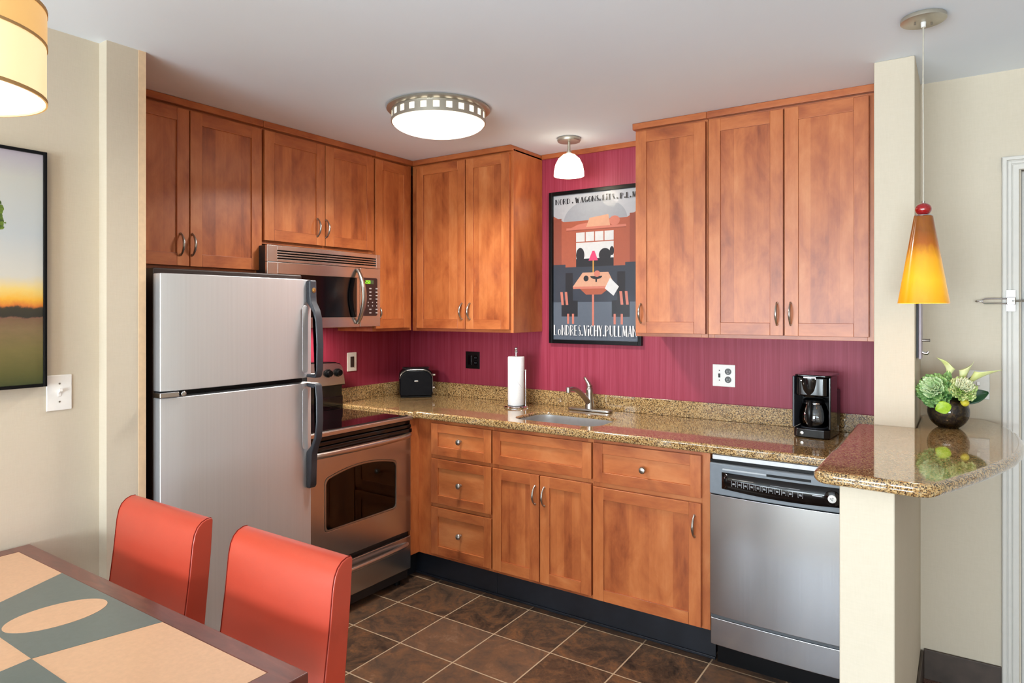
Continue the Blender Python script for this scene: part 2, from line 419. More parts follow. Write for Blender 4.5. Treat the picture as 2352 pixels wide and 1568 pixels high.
# ================================================================ cabinets
def shaker(m, u0, u1, z0, z1, d0, st=0.056, th=0.02, staves=4, horiz=False, rail=None):
    rail = rail or st; d1 = d0 + th
    m.mi = 0
    m.box(u0, u0 + st, d0, d1, z0, z1); m.box(u1 - st, u1, d0, d1, z0, z1)
    m.mi = 1
    m.box(u0 + st, u1 - st, d0, d1, z0, z0 + rail); m.box(u0 + st, u1 - st, d0, d1, z1 - rail, z1)
    a, b, c, e = u0 + st, u1 - st, z0 + rail, z1 - rail
    if horiz:
        m.box(a, b, d0 + 0.002, d1 - 0.007, c, e)
    else:
        cuts = [0]
        for i in range(staves): cuts.append(cuts[-1] + random.uniform(0.7, 1.3))
        xs = [a + (b - a) * q / cuts[-1] for q in cuts]
        lo = [m.v(x, d1 - .007, c) for x in xs]; hi = [m.v(x, d1 - .007, e) for x in xs]
        order = [2, 3, 4]; random.shuffle(order)
        for i in range(staves): m.mi = order[i % 3]; m.f([lo[i], lo[i + 1], hi[i + 1], hi[i]])
        m.mi = 0
def pull(T, u, z0, z1, d, parent):
    m = MB(T); n = 14; path, rad = [], []
    for i in range(n + 1):
        s_ = i / n; path.append((u, d + 0.003 + 0.026 * math.sin(PI * s_) ** 0.8, z0 + (z1 - z0) * s_)); rad.append(0.0032 + 0.0028 * math.sin(PI * s_))
    m.tube(path, rad, 10)
    for z in (z0 + .003, z1 - .003): m.lathe([(0.006, 0), (0.006, .003), (.004, .006)], lambda a, b, h: (u + a, d + h, z + b), 12)
    return m.build('handle', M['satin'], parent)
def knob(T, u, z, d, parent):
    m = MB(T); m.lathe([(0.008, 0), (0.006, .004), (.006, .012), (.014, .017), (.016, .022), (.013, .028), (.006, .031), (0, .0315)], lambda a, b, h: (u + a, d + h, z + b), 20)
    return m.build('knob', M['satin'], parent)
WM = [M['wood_v'], M['wood_h'], M['wood_a'], M['wood_b'], M['wood_c']]
def wall_cabinet(label, T, u0, u1, z0, z1, depth, doors, loc, group='wall cabinets', trim=True, name='wall_cabinet', ends=(0, 0)):
    """doors: list of (u0, u1, z0, z1, handle_u or None, handle z0, z1)"""
    root = thing(name, label, 'cabinet', loc, group)
    m = MB(T); f = depth
    m.mi = 0
    m.box(u0, u0 + .016, 0.001, f - .018, z0, z1); m.box(u1 - .016, u1, 0.001, f - .018, z0, z1)
    m.mi = 1
    m.box(u0 + .016, u1 - .016, 0.001, f - .018, z0, z0 + .016); m.box(u0 + .016, u1 - .016, 0.001, f - .018, z1 - .016, z1)
    m.box(u0 + .016, u1 - .016, 0.001, .01, z0 + .016, z1 - .016)
    m.build('carcass', WM, root, bevel=0.0008)
    m = MB(T); m.mi = 0
    m.box(u0, u0 + .03, f - .018, f, z0, z1); m.box(u1 - .03, u1, f - .018, f, z0, z1)
    m.mi = 1
    m.box(u0 + .03, u1 - .03, f - .018, f, z0, z0 + .03); m.box(u0 + .03, u1 - .03, f - .018, f, z1 - .03, z1)
    for a, b in zip(doors, doors[1:]):
        m.mi = 0; m.box(a[1] - .02, b[0] + .02, f - .018, f, z0 + .03, z1 - .03)
    m.build('face_frame', WM, root, bevel=0.0008)
    if trim:
        m = MB(T); m.mi = 0; m.box(u0 - ends[0], u1 + ends[1], 0.001, f + .027, z1 - .012, 2.4395); m.build('crown_strip', M['wood_h'], root, bevel=0.003)
    for d in doors:
        m = MB(T); shaker(m, d[0], d[1], d[2], d[3], f + .0008, staves=4 if d[1] - d[0] > .25 else 3)
        dd = m.build('door', WM, root, bevel=0.0014)
        if d[4] is not None: pull(T, d[4], d[5], d[6], f + .0208, dd)
    return root
FL, FB = 0.300, 0.310
wall_cabinet('two-door maple cabinet above the refrigerator, left end partly behind the partition edge', left, -2.165, -1.4055, 1.690, 2.42, FL,
             [(-2.160, -1.7815, 1.705, 2.397, -1.822, 1.750, 1.848), (-1.7765, -1.411, 1.705, 2.397, -1.768, 1.752, 1.850)], (0.15, -1.78, 1.69))
wall_cabinet('short two-door maple cabinet directly above the microwave', left, -1.4035, -0.6545, 1.838, 2.42, FL,
             [(-1.396, -1.0205, 1.855, 2.397, -1.073, 1.900, 1.997), (-1.0155, -0.660, 1.855, 2.397, -1.014, 1.900, 1.997)], (0.15, -1.03, 1.838))
wall_cabinet('narrow one-door maple cabinet between the microwave cabinet and the corner', left, -0.6525, -0.322, 1.385, 2.42, FL,
             [(-0.646, -0.352, 1.402, 2.397, -0.628, 1.455, 1.535)], (0.15, -0.49, 1.385))
wall_cabinet('two-door maple corner cabinet left of the framed poster', back, 0.302, 1.066, 1.382, 2.42, FB,
             [(0.352, 0.7335, 1.400, 2.397, 0.712, 1.455, 1.552), (0.7395, 1.049, 1.400, 2.397, 0.771, 1.455, 1.552)], (0.68, -0.15, 1.382))
wall_cabinet('single-door maple cabinet right of the framed poster, overlapping its edge', back, 1.806, 2.1695, 1.380, 2.42, FB,
             [(1.813, 2.164, 1.397, 2.397, 1.841, 1.446, 1.542)], (1.99, -0.15, 1.38), ends=(.008, .001))
wall_cabinet('two-door maple cabinet next to the cream column', back, 2.1715, 2.868, 1.380, 2.42, FB,
             [(2.178, 2.510, 1.397, 2.397, 2.484, 1.443, 1.544), (2.516, 2.845, 1.397, 2.397, 2.541, 1.443, 1.544)], (2.52, -0.15, 1.38), ends=(.001, 0))

def base_cabinet(label, u0, u1, fronts, loc, lst=.03, rst=.03):
    root = thing('base_cabinet', label, 'cabinet', loc, 'base cabinets'); T = back; f = .61; z0, z1 = .149, .9055
    m = MB(T); m.mi = 0
    m.box(u0, u0 + .016, .03, f - .018, z0, z1); m.box(u1 - .016, u1, .03, f - .018, z0, z1); m.mi = 1
    m.box(u0 + .016, u1 - .016, .03, f - .018, z0, z0 + .016); m.box(u0 + .016, u1 - .016, .03, .04, z0 + .016, z1)
    m.build('carcass', WM, root, bevel=0.0008)
    m = MB(T); m.mi = 0
    m.box(u0, u0 + lst, f - .018, f, z0, z1); m.box(u1 - rst, u1, f - .018, f, z0, z1); m.mi = 1
    m.box(u0 + lst, u1 - rst, f - .018, f, z0, z0 + .03); m.box(u0 + lst, u1 - rst, f - .018, f, z1 - .035, z1)
    for z in sorted({fr[4] for fr in fronts if fr[4] < .8}): m.box(u0 + lst, u1 - rst, f - .018, f, z - .01, z + .035)
    ds = [fr for fr in fronts if fr[0] == 'door']
    if len(ds) == 2: m.mi = 0; m.box(ds[0][2] - .02, ds[1][1] + .02, f - .018, f, z0 + .03, .69)
    m.build('face_frame', WM, root, bevel=0.0008)
    for kind, a, b, c, e, hd in fronts:
        m = MB(T)
        if kind == 'door':
            shaker(m, a, b, c, e, f + .0008, st=.054, staves=4); o = m.build('door', WM, root, bevel=0.0014)
            if hd: pull(T, hd[0], hd[1], hd[2], f + .0208, o)
        else:
            shaker(m, a, b, c, e, f + .0008, st=.048, horiz=True); o = m.build('drawer' if kind == 'drawer' else 'false_front', WM, root, bevel=0.0014)
            if hd: knob(T, hd[0], hd[1], f + .0208, o)
    return root
base_cabinet('maple base cabinet with three stacked knob drawers beside the range', .6265, 1.1445,
             [('drawer', .732, 1.141, .716, .888, (.939, .806)), ('drawer', .732, 1.141, .450, .694, (.939, .572)), ('drawer', .732, 1.141, .170, .428, (.939, .303))], (.88, -.3, .149), lst=.10)
base_cabinet('maple base cabinet under the sink with a plain top panel and two doors', 1.1455, 1.7245,
             [('false', 1.150, 1.720, .716, .887, None), ('door', 1.150, 1.432, .168, .694, (1.410, .546, .642)), ('door', 1.438, 1.720, .168, .694, (1.463, .546, .642))], (1.43, -.3, .149))
base_cabinet('maple base cabinet with one drawer over one wide door, left of the dishwasher', 1.7255, 2.276,
             [('drawer', 1.730, 2.242, .708, .890, (1.984, .797)), ('door', 1.730, 2.242, .158, .684, (2.214, .538, .634))], (2.0, -.3, .149), rst=.036)
# filler panel that turns the corner towards the range
m = MB(); m.mi = 0; m.box(.607, .6255, -.6835, -.5925, .149, .9055)
tag(m.build('corner_filler', WM, bevel=.001), 'narrow maple filler strip between the range and the drawer cabinet', 'panel')

# ================================================================ counter, sink, faucet
outer = [(0.002, -0.002, .907), (2.888, -0.002, .907), (2.888, -.65, .907), (.646, -.65, .907), (.646, -.6855, .907), (0.002, -.6855, .907)]
hole = [(x, y, .907) for x, y in rrect(1.212, 1.694, -.553, -.247, .085, 7)]
ct = thing('granite_countertop', 'long speckled granite countertop along the red wall with a sink cut-out', 'countertop', (1.4, -.3, .907))
MB().ring(outer, hole, (0, 0, .04)).build('slab', M['granite'], ct, bevel=.011, seg=4)
m = MB(); m.box(.022, 2.888, -.021, -.001, .9475, 1.033); m.build('backsplash', M['granite'], ct, bevel=.002)
m = MB(); m.box(.001, .021, -.664, -.001, .9475, 1.033); m.build('backsplash', M['granite'], ct, bevel=.002)
# undermount sink
def sink_fn():
    m = MB(); N = None; rows = []
    for k, (ins, z, r) in enumerate(((.0012, .931, .085), (.004, .931, .083), (.006, .88, .083), (.012, .78, .08), (.03, .752, .065), (.10, .744, .03))):
        rows.append([m.v(x, y, z) for x, y in rrect(1.212 + ins, 1.694 - ins, -.553 + ins, -.247 - ins, r, 7)])
    for A, B in zip(rows, rows[1:]):
        n = len(A)
        for i in range(n): m.f([A[i], A[(i + 1) % n], B[(i + 1) % n], B[i]])
    m.f(rows[-1]); return m
sk = thing('kitchen_sink', 'stainless undermount sink set into the granite countertop', 'sink', (1.453, -.4, .744))
sink_fn().build('basin', M['sink'], sk, solid=.0015)
MB().at([(0, .0015), (.02, .001), (.038, .003), (.042, .001)], 1.453, -.40, .746, cap=False).build('drain', M['chrome'], sk)
fa = thing('kitchen_faucet', 'chrome single-lever faucet behind the sink', 'faucet', (1.44, -.1, .947))
m = MB(); m.ext([(x, y, .9475) for x, y in rrect(1.305, 1.575, -.129, -.073, .027, 6)], (0, 0, .014)); m.build('base_plate', M['satin'], fa, bevel=.004, seg=3)
MB().at([(.026, 0), (.025, .02), (.021, .04), (.0195, .085), (.021, .10), (.018, .118), (.010, .126), (0, .128)], 1.437, -.10, .9615).build('body', M['satin'], fa)
m = MB(); n = 16; path = []; rad = []
for i in range(n + 1):
    s_ = i / n
    path.append((1.437 - .036 * s_, -.10 - .170 * s_, .985 + .098 * math.sin(s_ * PI * .56))); rad.append(.0165 - .0045 * s_)
m.tube(path, rad, 14)
e = path[-1]; m.at([(.0125, -.016), (.0135, .0), (.011, .012), (0, .015)], e[0] - .002, e[1] - .004, e[2]); m.build('spout', M['satin'], fa)
m = MB(); m.tube([(1.437, -.10, 1.082), (1.430, -.098, 1.098), (1.416, -.094, 1.113), (1.402, -.09, 1.128), (1.398, -.089, 1.133)], [.017, .013, .009, .0085, .004], 12); m.build('lever', M['satin'], fa)

# ================================================================ bar counter
bar = [(2.83, -.592), (3.0235, -.592), (3.0235, -.212), (3.235, -.212), (3.287, -.330), (3.312, -.42), (3.327, -.52), (3.334, -.64), (3.331, -.76), (3.318, -.88), (3.297, -.99),
       (3.268, -1.09), (3.232, -1.20), (3.192, -1.31), (3.152, -1.41), (3.125, -1.475), (3.105, -1.505), (3.075, -1.518), (2.865, -1.506), (2.842, -1.496), (2.831, -1.472)]
o = MB().ext([(x, y, 1.045) for x, y in bar], (0, 0, .036)).build('bar_counter', M['granite'], bevel=.0165, seg=5)
tag(o, 'polished granite bar top with a curved end on the cream half wall', 'countertop')

# ================================================================ refrigerator
fr = thing('refrigerator', 'stainless top-freezer refrigerator at the left end of the kitchen', 'refrigerator', (.4, -1.81, 0))
FX = .770; fy0, fy1 = -2.141, -1.462
m = MB(); m.box(.03, .69, fy0 + .004, fy1 - .004, .02, 1.668); m.build('body', plain('fridge_case', (44, 30, 26), .45), fr, bevel=.006)
MB().box(.69, .70, fy0 + .012, fy1 - .012, .09, 1.635).build('gasket', M['black_plastic'], fr)
for z0, z1, nm in ((1.212, 1.645, 'freezer_door'), (.092, 1.188, 'fridge_door')):
    m = MB(); pr = []
    for i in range(13):
        s_ = i / 12; y = fy0 + (fy1 - fy0) * s_; pr.append((FX - .010 * (2 * s_ - 1) ** 2 - (.012 if i in (0, 12) else 0), y, z0))
    m.ext([(.7005, fy0, z0)] + pr + [(.7005, fy1, z0)], (0, 0, z1 - z0))
    d = m.build(nm, M['steel_v'], fr, bevel=.003, smooth=50)
    # charcoal bracket handle along the latch edge
    y0, y1 = fy1 - .034, fy1 + .004
    if nm == 'freezer_door': out = [(1.643, .012), (1.57, .013), (1.545, .016), (1.51, .040), (1.47, .052), (1.36, .060), (1.25, .056), (1.222, .050), (1.212, .042)]
    else: out = [(1.188, .042), (1.176, .050), (1.12, .056), (1.02, .058), (.945, .050), (.905, .030), (.875, .020), (.80, .016), (.735, .014), (.722, .006)]
    m = MB(); x0 = FX - .020
    def prof(ds, hold): return [(x0 + .022 + d_, z) for z, d_ in hold]
    outer_ = [(FX + d_, z) for z, d_ in out]
    if nm == 'freezer_door':
        inner_ = [(FX + .038, 1.230), (FX + .046, 1.25), (FX + .048, 1.36), (FX + .040, 1.46), (FX + .022, 1.505), (FX - .004, 1.535)]
        poly = outer_ + [(FX - .015, 1.212), (FX - .015, 1.228)] + inner_ + [(FX - .015, 1.545), (FX - .015, 1.643)]
    else:
        inner_ = [(FX - .004, .895), (FX + .016, .915), (FX + .036, .955), (FX + .045, 1.02), (FX + .044, 1.12), (FX + .038, 1.165)]
        poly = outer_ + [(FX - .015, .722), (FX - .015, .885)] + inner_ + [(FX - .015, 1.172), (FX - .015, 1.188)]
    m.ext([(x, y0, z) for x, z in poly], (0, y1 - y0, 0)); m.build('handle', M['charcoal'], d, bevel=.007, seg=4, smooth=50)
    # light grey finger recess beside the handle
    za, zb = (1.235, 1.53) if nm == 'freezer_door' else (.90, 1.165)
    m = MB(); m.ext([(FX - .0005, y, z) for y, z in rrect(y0 - .030, y0 - .001, za, zb, .012, 5)], (.0012, 0, 0)); m.build('finger_plate', M['steel_v'], d, bevel=.0006)
m = MB(); m.box(FX - .05, FX + .001, fy0 - .012, fy0 + .06, 1.1905, 1.2095); m.lathe([(.010, 0), (.010, .006), (0, .007)], lambda a, b, h: (FX + h, fy0 + .075 + a, 1.2 + b), 14)
m.build('hinge', M['chrome'], fr, bevel=.003)
MB().box(.66, .71, fy0 + .01, fy1 - .01, .02, .088).build('kick_grille', M['black_plastic'], fr, bevel=.003)
m = MB(); yb = fy1 - .013; FB_ = FX + .012
m.lathe([(.011, 0), (.011, .0015), (.0095, .002)], lambda a, b, h: (FB_ + h, yb + a, 1.598 + b), 24)
for k in range(3):
    m.tube([(FB_ + .0026, yb + .006 * math.cos(a_ + k * 2.1) * q, 1.598 + .006 * math.sin(a_ + k * 2.1) * q) for a_, q in ((0, .3), (.6, 1), (1.2, .9), (1.6, .4))], .0007, 6)
m.build('emblem', plain('gilt_emblem', (214, 178, 120), .3, 1.0), fr)

# ================================================================ microwave
mw = thing('microwave', 'stainless over-the-range microwave under the short maple cabinet', 'microwave', (.2, -1.05, 1.415))
a, b = -1.430, -.676
m = MB(); m.box(.002, .37, a + .002, b - .002, 1.418, 1.826); m.build('body', plain('microwave_case', (60, 58, 60), .35, .6), mw, bevel=.004)
m = MB()
def bow(y): s_ = (y - a) / (b - a) * 2 - 1; return .402 - .014 * s_ * s_
def bowed(m, y0, y1, z0, z1, d=.0, x_in=.3705, n=10):
    ys = [y0 + (y1 - y0) * i / n for i in range(n + 1)]
    m.ext([(x_in, y0, z0)] + [(bow(y) + d, y, z0) for y in ys] + [(x_in, y1, z0)], (0, 0, z1 - z0)); return m
# top grille made of bars with open slots
bowed(m, a, a + .055, 1.747, 1.826); bowed(m, b - .035, b, 1.747, 1.826); bowed(m, a + .055, b - .035, 1.747, 1.760)
z = 1.760
for i in range(4):
    bowed(m, a + .055, b - .035, z + .0065, z + .0125 if i < 3 else 1.826); z += .0125
m.build('vent_grille', M['steel_h'], mw, bevel=.0012)
MB().box(.3702, .378, a + .05, b - .03, 1.758, 1.812).build('vent_shadow_box', M['black_plastic'], mw)
dm = MB(); yd = -.842
def bface(y, d=0): return bow(y) + d
# door frame pieces around the window
bowed(dm, a, -1.372, 1.418, 1.745); bowed(dm, -1.372, yd, 1.688, 1.745); bowed(dm, -1.372, yd, 1.418, 1.472); bowed(dm, -.866, yd, 1.472, 1.688)
dd = dm.build('door', M['steel_h'], mw, bevel=.002)
m = MB(); bowed(m, -1.372, -.866, 1.472, 1.688, -.003); m.build('window', M['black_gloss'], dd)
m = MB(); ys = [-.930 + .0105 * i for i in range(9)]
poly = [(y, 1.475 + .0) for y in (-.868,)] + [(-.868, 1.685)] + [(-.905 - .022 * math.sin(PI * i / 10), 1.685 - .021 * i) for i in range(11)]
m.ext([(bow(y) + .0005, y, z) for y, z in poly], (.002, 0, 0)); m.build('window_edge_trim', M['black_gloss'], dd)  # black patch stands for the dark gap behind the handle
m = MB(); pts = []
for i in range(17):
    s_ = i / 16; q = math.sin(PI * s_); pts.append((bow(-.865) + .004 + .05 * q ** .75, -.865 + .004 * q, 1.735 - .297 * s_))
m.tube(pts, [.010 + .003 * math.sin(PI * i / 16) for i in range(17)], 12, (1.25, .8)); m.build('handle', M['satin'], dd)
pm = MB(); bowed(pm, yd + .003, b, 1.418, 1.745); pp = pm.build('control_panel', M['steel_h'], mw, bevel=.002)
m = MB(); m.ext([(bow(y) - .001, y, z) for y, z in rrect(-.822, -.703, 1.478, 1.692, .012, 4)], (.003, 0, 0)); m.build('keypad', plain('keypad_black', (44, 30, 32), .25), pp)
xk = bow(-.76) + .0025
MB().box(xk - .002, xk + .001, -.803, -.738, 1.657, 1.679).build('display', plain('lcd', (70, 84, 60), .3), pp)
m = MB()
def seg7(m, ch, y, z, hgt, x, wd):
    S = {'t': ((0, 1), (1, 1)), 'm': ((0, .5), (1, .5)), 'b': ((0, 0), (1, 0)), 'tl': ((0, .5), (0, 1)), 'tr': ((1, .5), (1, 1)), 'bl': ((0, 0), (0, .5)), 'br': ((1, 0), (1, .5))}
    D = {'2': 't tr m bl b', '5': 't tl m br b', '0': 't tl tr bl br b', '1': 'tr br', '9': 't tl tr m br b'}
    for k in D[ch].split():
        (x0, y0), (x1, y1) = S[k]; w_ = .0012
        m.box(x, x + .0006, y + x0 * wd - w_, y + x1 * wd + w_, z + y0 * hgt - w_, z + y1 * hgt + w_)
for i, ch in enumerate('250'): seg7(m, ch, -.799 + i * .013, 1.661, .014, xk + .001, .008)
m.build('display_digits', emit('lcd_green', (150, 235, 40), 1.6, (60, 120, 20)), pp)
kb = 0
kp = plain('key_legend', (176, 168, 166), .5)
for r in range(8):
    cols = 3 if r not in (4, 5) else 4
    for c_ in range(cols):
        y = -.812 + (.098 / (cols - 1)) * c_; z = 1.632 - r * .0195
        wd = .0085 if cols == 3 else .004
        MB().box(xk, xk + .0012, y - wd + .001, y + wd, z - .0032, z + .0032).build('button', kp, pp)

l_ = area('cooktop_fill', (.17, -1.05, 1.411), (0, 0, 0), .08, .30, 6.0, (1, .9, .78))  # added fill light under the microwave, brightens the red wall

# ================================================================ range
rg = thing('range', 'stainless electric range with black glass cooktop between refrigerator and corner', 'range', (.32, -1.067, 0))
RX = .640; a, b = -1.446, -.690
m = MB(); m.box(.03, .615, a + .002, b - .002, .03, .905); m.build('body', plain('range_case', (34, 30, 30), .4), rg, bevel=.004)
m = MB(); m.box(.085, .652, a, b, .9055, .929); m.build('cooktop_frame', M['steel_h'], rg, bevel=.006, seg=3)
m = MB(); m.ext([(x, y, .9292) for x, y in rrect(.09, .628, a + .012, b - .008, .01, 3)], (0, 0, .004)); m.build('cooktop_glass', plain('cooktop_black', (10, 8, 8), .04, coat=1.0), rg, bevel=.001)
m = MB()
for z0, z1, x in ((.884, .9035, RX - .004), (.862, .882, RX + .004), (.838, .860, RX + .010)): m.box(.616, x, a + .004, b - .004, z0, z1)
m.build('vent_trim', M['black_gloss'], rg, bevel=.004, seg=3)
# oven door with an arched window
a2, b2 = a + .003, b - .003
m = MB(); wc = -1.048; hw = .245
def arch_loop(hw, zb, zs, rise, x, r=.018):
    pts = []
    for y, z, a0 in ((wc + hw - r, zb + r, 270), (wc - hw + r, zb + r, 180)):
        seq = [(y + r * math.cos(math.radians(a0 + 90 * i / 4)), z + r * math.sin(math.radians(a0 + 90 * i / 4))) for i in range(5)]
        pts += seq[::-1] if True else seq
    pts = [(wc + hw, zb + r)] + pts
    pts2 = [(wc + hw, zb + r), (wc + hw - r * .3, zb + r * .3), (wc + hw - r, zb), (wc - hw + r, zb), (wc - hw + r * .3, zb + r * .3), (wc - hw, zb + r), (wc - hw, zs - r), (wc - hw + r * .4, zs - r * .1)]
    for i in range(13):
        t_ = -1 + 2 * i / 12; pts2.append((wc + t_ * (hw - r), zs + .006 + rise * (1 - t_ * t_)))
    pts2 += [(wc + hw - r * .4, zs - r * .1), (wc + hw, zs - r)]
    return [(x, y, z) for y, z in pts2]
od_outer = [(.617, b2, .296), (.617, a2, .296), (.617, a2, .834), (.617, b2, .834)]
m.ring(od_outer, arch_loop(hw, .445, .70, .032, .617), (RX - .617, 0, 0))
od = m.build('oven_door', M['steel_h'], rg, bevel=.003)
m = MB(); m.ring(arch_loop(hw - .0005, .4455, .6995, .032, RX - .004), arch_loop(hw - .008, .453, .692, .031, RX - .004), (.0055, 0, 0)); m.build('window_trim', M['satin'], od, bevel=.001)
m = MB(); m.ext(arch_loop(hw - .008, .453, .692, .031, RX - .006), (.003, 0, 0)); m.build('window', M['oven_glass'], od)
m = MB(); m.box(.6155, .6175, wc - hw - .01, wc + hw + .01, .43, .75); m.build('oven_cavity', plain('oven_dark', (16, 12, 10), .5), od)
m = MB()
for z_ in (.665, .515):
    m.tube([(.626, wc - hw + .012, z_), (.626, wc + hw - .05, z_)], .0017, 6)
for k in range(4): m.tube([(.622, wc - hw + .09 + k * .10, .47), (.622, wc - hw + .09 + k * .10, .70)], .0012, 6)
m.build('oven_rack', plain('rack_wire', (196, 190, 184), .4), od)
def bowbar(z, y0, y1, x0, out, r):
    m = MB(); pts = []
    for i in range(19):
        s_ = i / 18; pts.append((x0 + out * min(1, math.sin(PI * s_) ** .45 * 1.0), y0 + (y1 - y0) * s_, z))
    return m.tube(pts, r, 12, (1, 1.15))
bowbar(.826, a + .02, b - .018, RX + .002, .040, .0135).build('handle', M['steel_h'], od)
m = MB(); m.box(.617, RX, a2, b2, .088, .268); dw_ = m.build('storage_drawer', M['steel_h'], rg, bevel=.004)
bowbar(.228, a + .05, b - .03, RX - .004, .034, .0115).build('handle', M['steel_h'], dw_)
# backguard
m = MB(); m.box(.004, .084, a + .012, b - .0, .906, 1.07); m.box(.06, .088, a + .01, b + .004, .94, 1.0); m.build('backguard_base', M['black_gloss'], rg, bevel=.005)
def bg_poly(g, x): return [(x, y, z) for y, z in ((a + .004 - g, 1.068 - g), (b + .022 + g, 1.068 - g), (b + .016 + g, 1.11), (b + .002 + g, 1.17), (b - .012, 1.186 + g), (b - .045, 1.196 + g), (b - .2, 1.203 + g), (a + .2, 1.203 + g), (a + .05, 1.196 + g), (a + .02, 1.18 + g))]
m = MB(); m.ext(bg_poly(.006, .006), (.072, 0, 0)); m.build('backguard_shell', M['black_plastic'], rg, bevel=.004)
m = MB(); m.ext(bg_poly(0, .0785), (.007, 0, 0)); bg = m.build('control_panel', M['steel_h'], rg, bevel=.002)
for y in (-.800, -.727, -1.33, -1.405):
    m = MB(); m.lathe([(.025, 0), (.024, .008), (.018, .012), (.017, .026), (0, .027)], lambda a_, b_, h: (.0858 + h, y + a_, 1.140 + b_), 22); m.box(.098, .1145, y - .003, y + .003, 1.124, 1.157)
    m.build('knob', M['black_plastic'], bg)
m = MB()
for y in (-.800, -.727):
    for k in range(9):
        an = math.radians(-40 + k * 32); m.box(.0855, .0862, y + .032 * math.cos(an) - .0012, y + .032 * math.cos(an) + .0012, 1.14 + .032 * math.sin(an) - .0012, 1.14 + .032 * math.sin(an) + .0012)
m.build('dial_marks', M['black_plastic'], bg)
m = MB(); m.box(.0855, .0865, -1.15, -.95, 1.10, 1.175); m.build('clock_window', M['black_gloss'], bg)
for x in (.08, .58):
    for y in (a + .05, b - .05): MB().at([(.02, .001), (.02, .03)], x, y, 0, 12).build('levelling_foot', M['black_plastic'], rg)

# ================================================================ dishwasher
dwr = thing('dishwasher', 'stainless dishwasher with black control strip between cabinets and half wall', 'dishwasher', (2.58, -.3, 0))
a, b = 2.282, 2.884
m = MB(); m.box(a + .004, b - .004, -.60, -.03, .1, .895); m.build('tub', M['black_plastic'], dwr)
def dw_front(m, z0, z1, d0=.601, base=.640, bul=.016, n=14, x0=a + .002, x1=b - .002):
    pts = [(x0, -d0, z0)]
    for i in range(n + 1):
        s_ = i / n; x = x0 + (x1 - x0) * s_; q = 2 * (x - a) / (b - a) - 1; pts.append((x, -(base + bul * (1 - q * q)), z0))
    pts.append((x1, -d0, z0)); m.ext(pts, (0, 0, z1 - z0)); return m
dw_front(MB(), .236, .738).build('door_panel', M['steel_dw'], dwr, bevel=.002, smooth=50)
cp = dw_front(MB(), .742, .872, base=.646).build('control_panel', M['grey_plastic'], dwr, bevel=.005, seg=3, smooth=50)
MB().box(a + .012, b - .002, -.640, -.6, .886, .9045).build('trim_strip', plain('pale_strip', (214, 216, 218), .35), dwr, bevel=.002)
m = MB(); m.box(a + .002, b - .002, -.638, -.601, .8735, .885); m.build('shadow_gap', M['black_plastic'], dwr)
def dwy(x, off=0): q = 2 * (x - a) / (b - a) - 1; return -(.646 + .016 * (1 - q * q)) - off
m = MB(); n = 20; top, bot = [], []
for i in range(n + 1):
    x = a + .055 + (b - .004 - a - .055) * i / n; s_ = i / n
    top.append((x, .838 - .002 * s_)); bot.append((x, .770 - .012 * math.sin(PI * s_)))
for i in range(n):
    x0, x1 = top[i][0], top[i + 1][0]
    q = [(x0, dwy(x0, .0012), bot[i][1]), (x1, dwy(x1, .0012), bot[i + 1][1]), (x1, dwy(x1, .0012), top[i + 1][1]), (x0, dwy(x0, .0012), top[i][1])]
    m.flat(q)
bmesh.ops.remove_doubles(m.bm, verts=m.bm.verts[:], dist=1e-5)
m.build('touch_panel', M['black_gloss'], cp, solid=.0012)
leg = plain('panel_legend', (190, 194, 200), .5)
for i in range(11):
    x = a + .105 + i * .0245 + (.012 if i == 10 else 0); y = dwy(x, .0022); z = .797 - .0005 * i
    m = MB()
    for x0, x1, z0, z1 in ((x - .009, x - .0082, z - .011, z + .011), (x + .0082, x + .009, z - .011, z + .011), (x - .009, x - .006, z - .011, z - .0102), (x + .006, x + .009, z - .011, z - .0102),
                           (x - .005, x + .005, z - .0035, z - .0018), (x - .0045, x + .004, z + .0005, z + .0022)): m.box(x0, x1, y - .0006, y + .0006, z0, z1)
    m.build('button', leg, cp)
m = MB(); m.box(a + .10, a + .245, dwy(a + .17, .0024), dwy(a + .17, .0), .8155, .8163); m.box(a + .25, a + .36, dwy(a + .3, .0024), dwy(a + .3, .0), .8125, .8133); m.box(a + .40, a + .44, dwy(a + .42, .0024), dwy(a + .42), .796, .799)
m.build('panel_lines', leg, cp)
x = a + .475; y = dwy(x, .001)
m = MB(); m.lathe([(.030, 0), (.029, .006), (.024, .010), (0, .010)], lambda a_, b_, h: (x + a_, y - h, .796 + b_), 26); dl = m.build('dial', M['black_gloss'], cp)
m = MB(); m.lathe([(.015, 0), (.015, .003), (.013, .004), (0, .004)], lambda a_, b_, h: (x + a_, y - .010 - h, .796 + b_), 24); m.build('dial_cap', M['white_plastic'], dl)
m = MB()
for k in range(3): m.tube([(x + .007 * q * math.cos(a_ + k * 2.1), y - .0148, .796 + .007 * q * math.sin(a_ + k * 2.1)) for a_, q in ((0, .3), (.6, 1), (1.2, .9), (1.6, .4))], .0007, 6)
m.build('dial_emblem', M['black_plastic'], dl)
m = MB(); m.box(a + .06, a + .235, dwy(a + .15, .004), dwy(a + .15, -.004), .848, .8555); m.build('latch_bar', plain('latch_grey', (170, 176, 182), .35), cp, bevel=.002)
m = MB(); m.box(a + .235, a + .40, dwy(a + .3, .0005), dwy(a + .3, -.012), .846, .856); m.build('latch_recess', M['black_plastic'], cp)
dw_front(MB(), .106, .218, base=.632, bul=.010).build('kick_panel', M['steel_dw'], dwr, bevel=.003, smooth=50)
dw_front(MB(), .2185, .2355, base=.628, bul=.008).build('seam_strip', plain('seam_grey', (100, 104, 108), .35, .6), dwr)
MB().box(a + .01, b - .002, -.56, -.54, .0, .105).build('toe_board', M['black_plastic'], dwr)

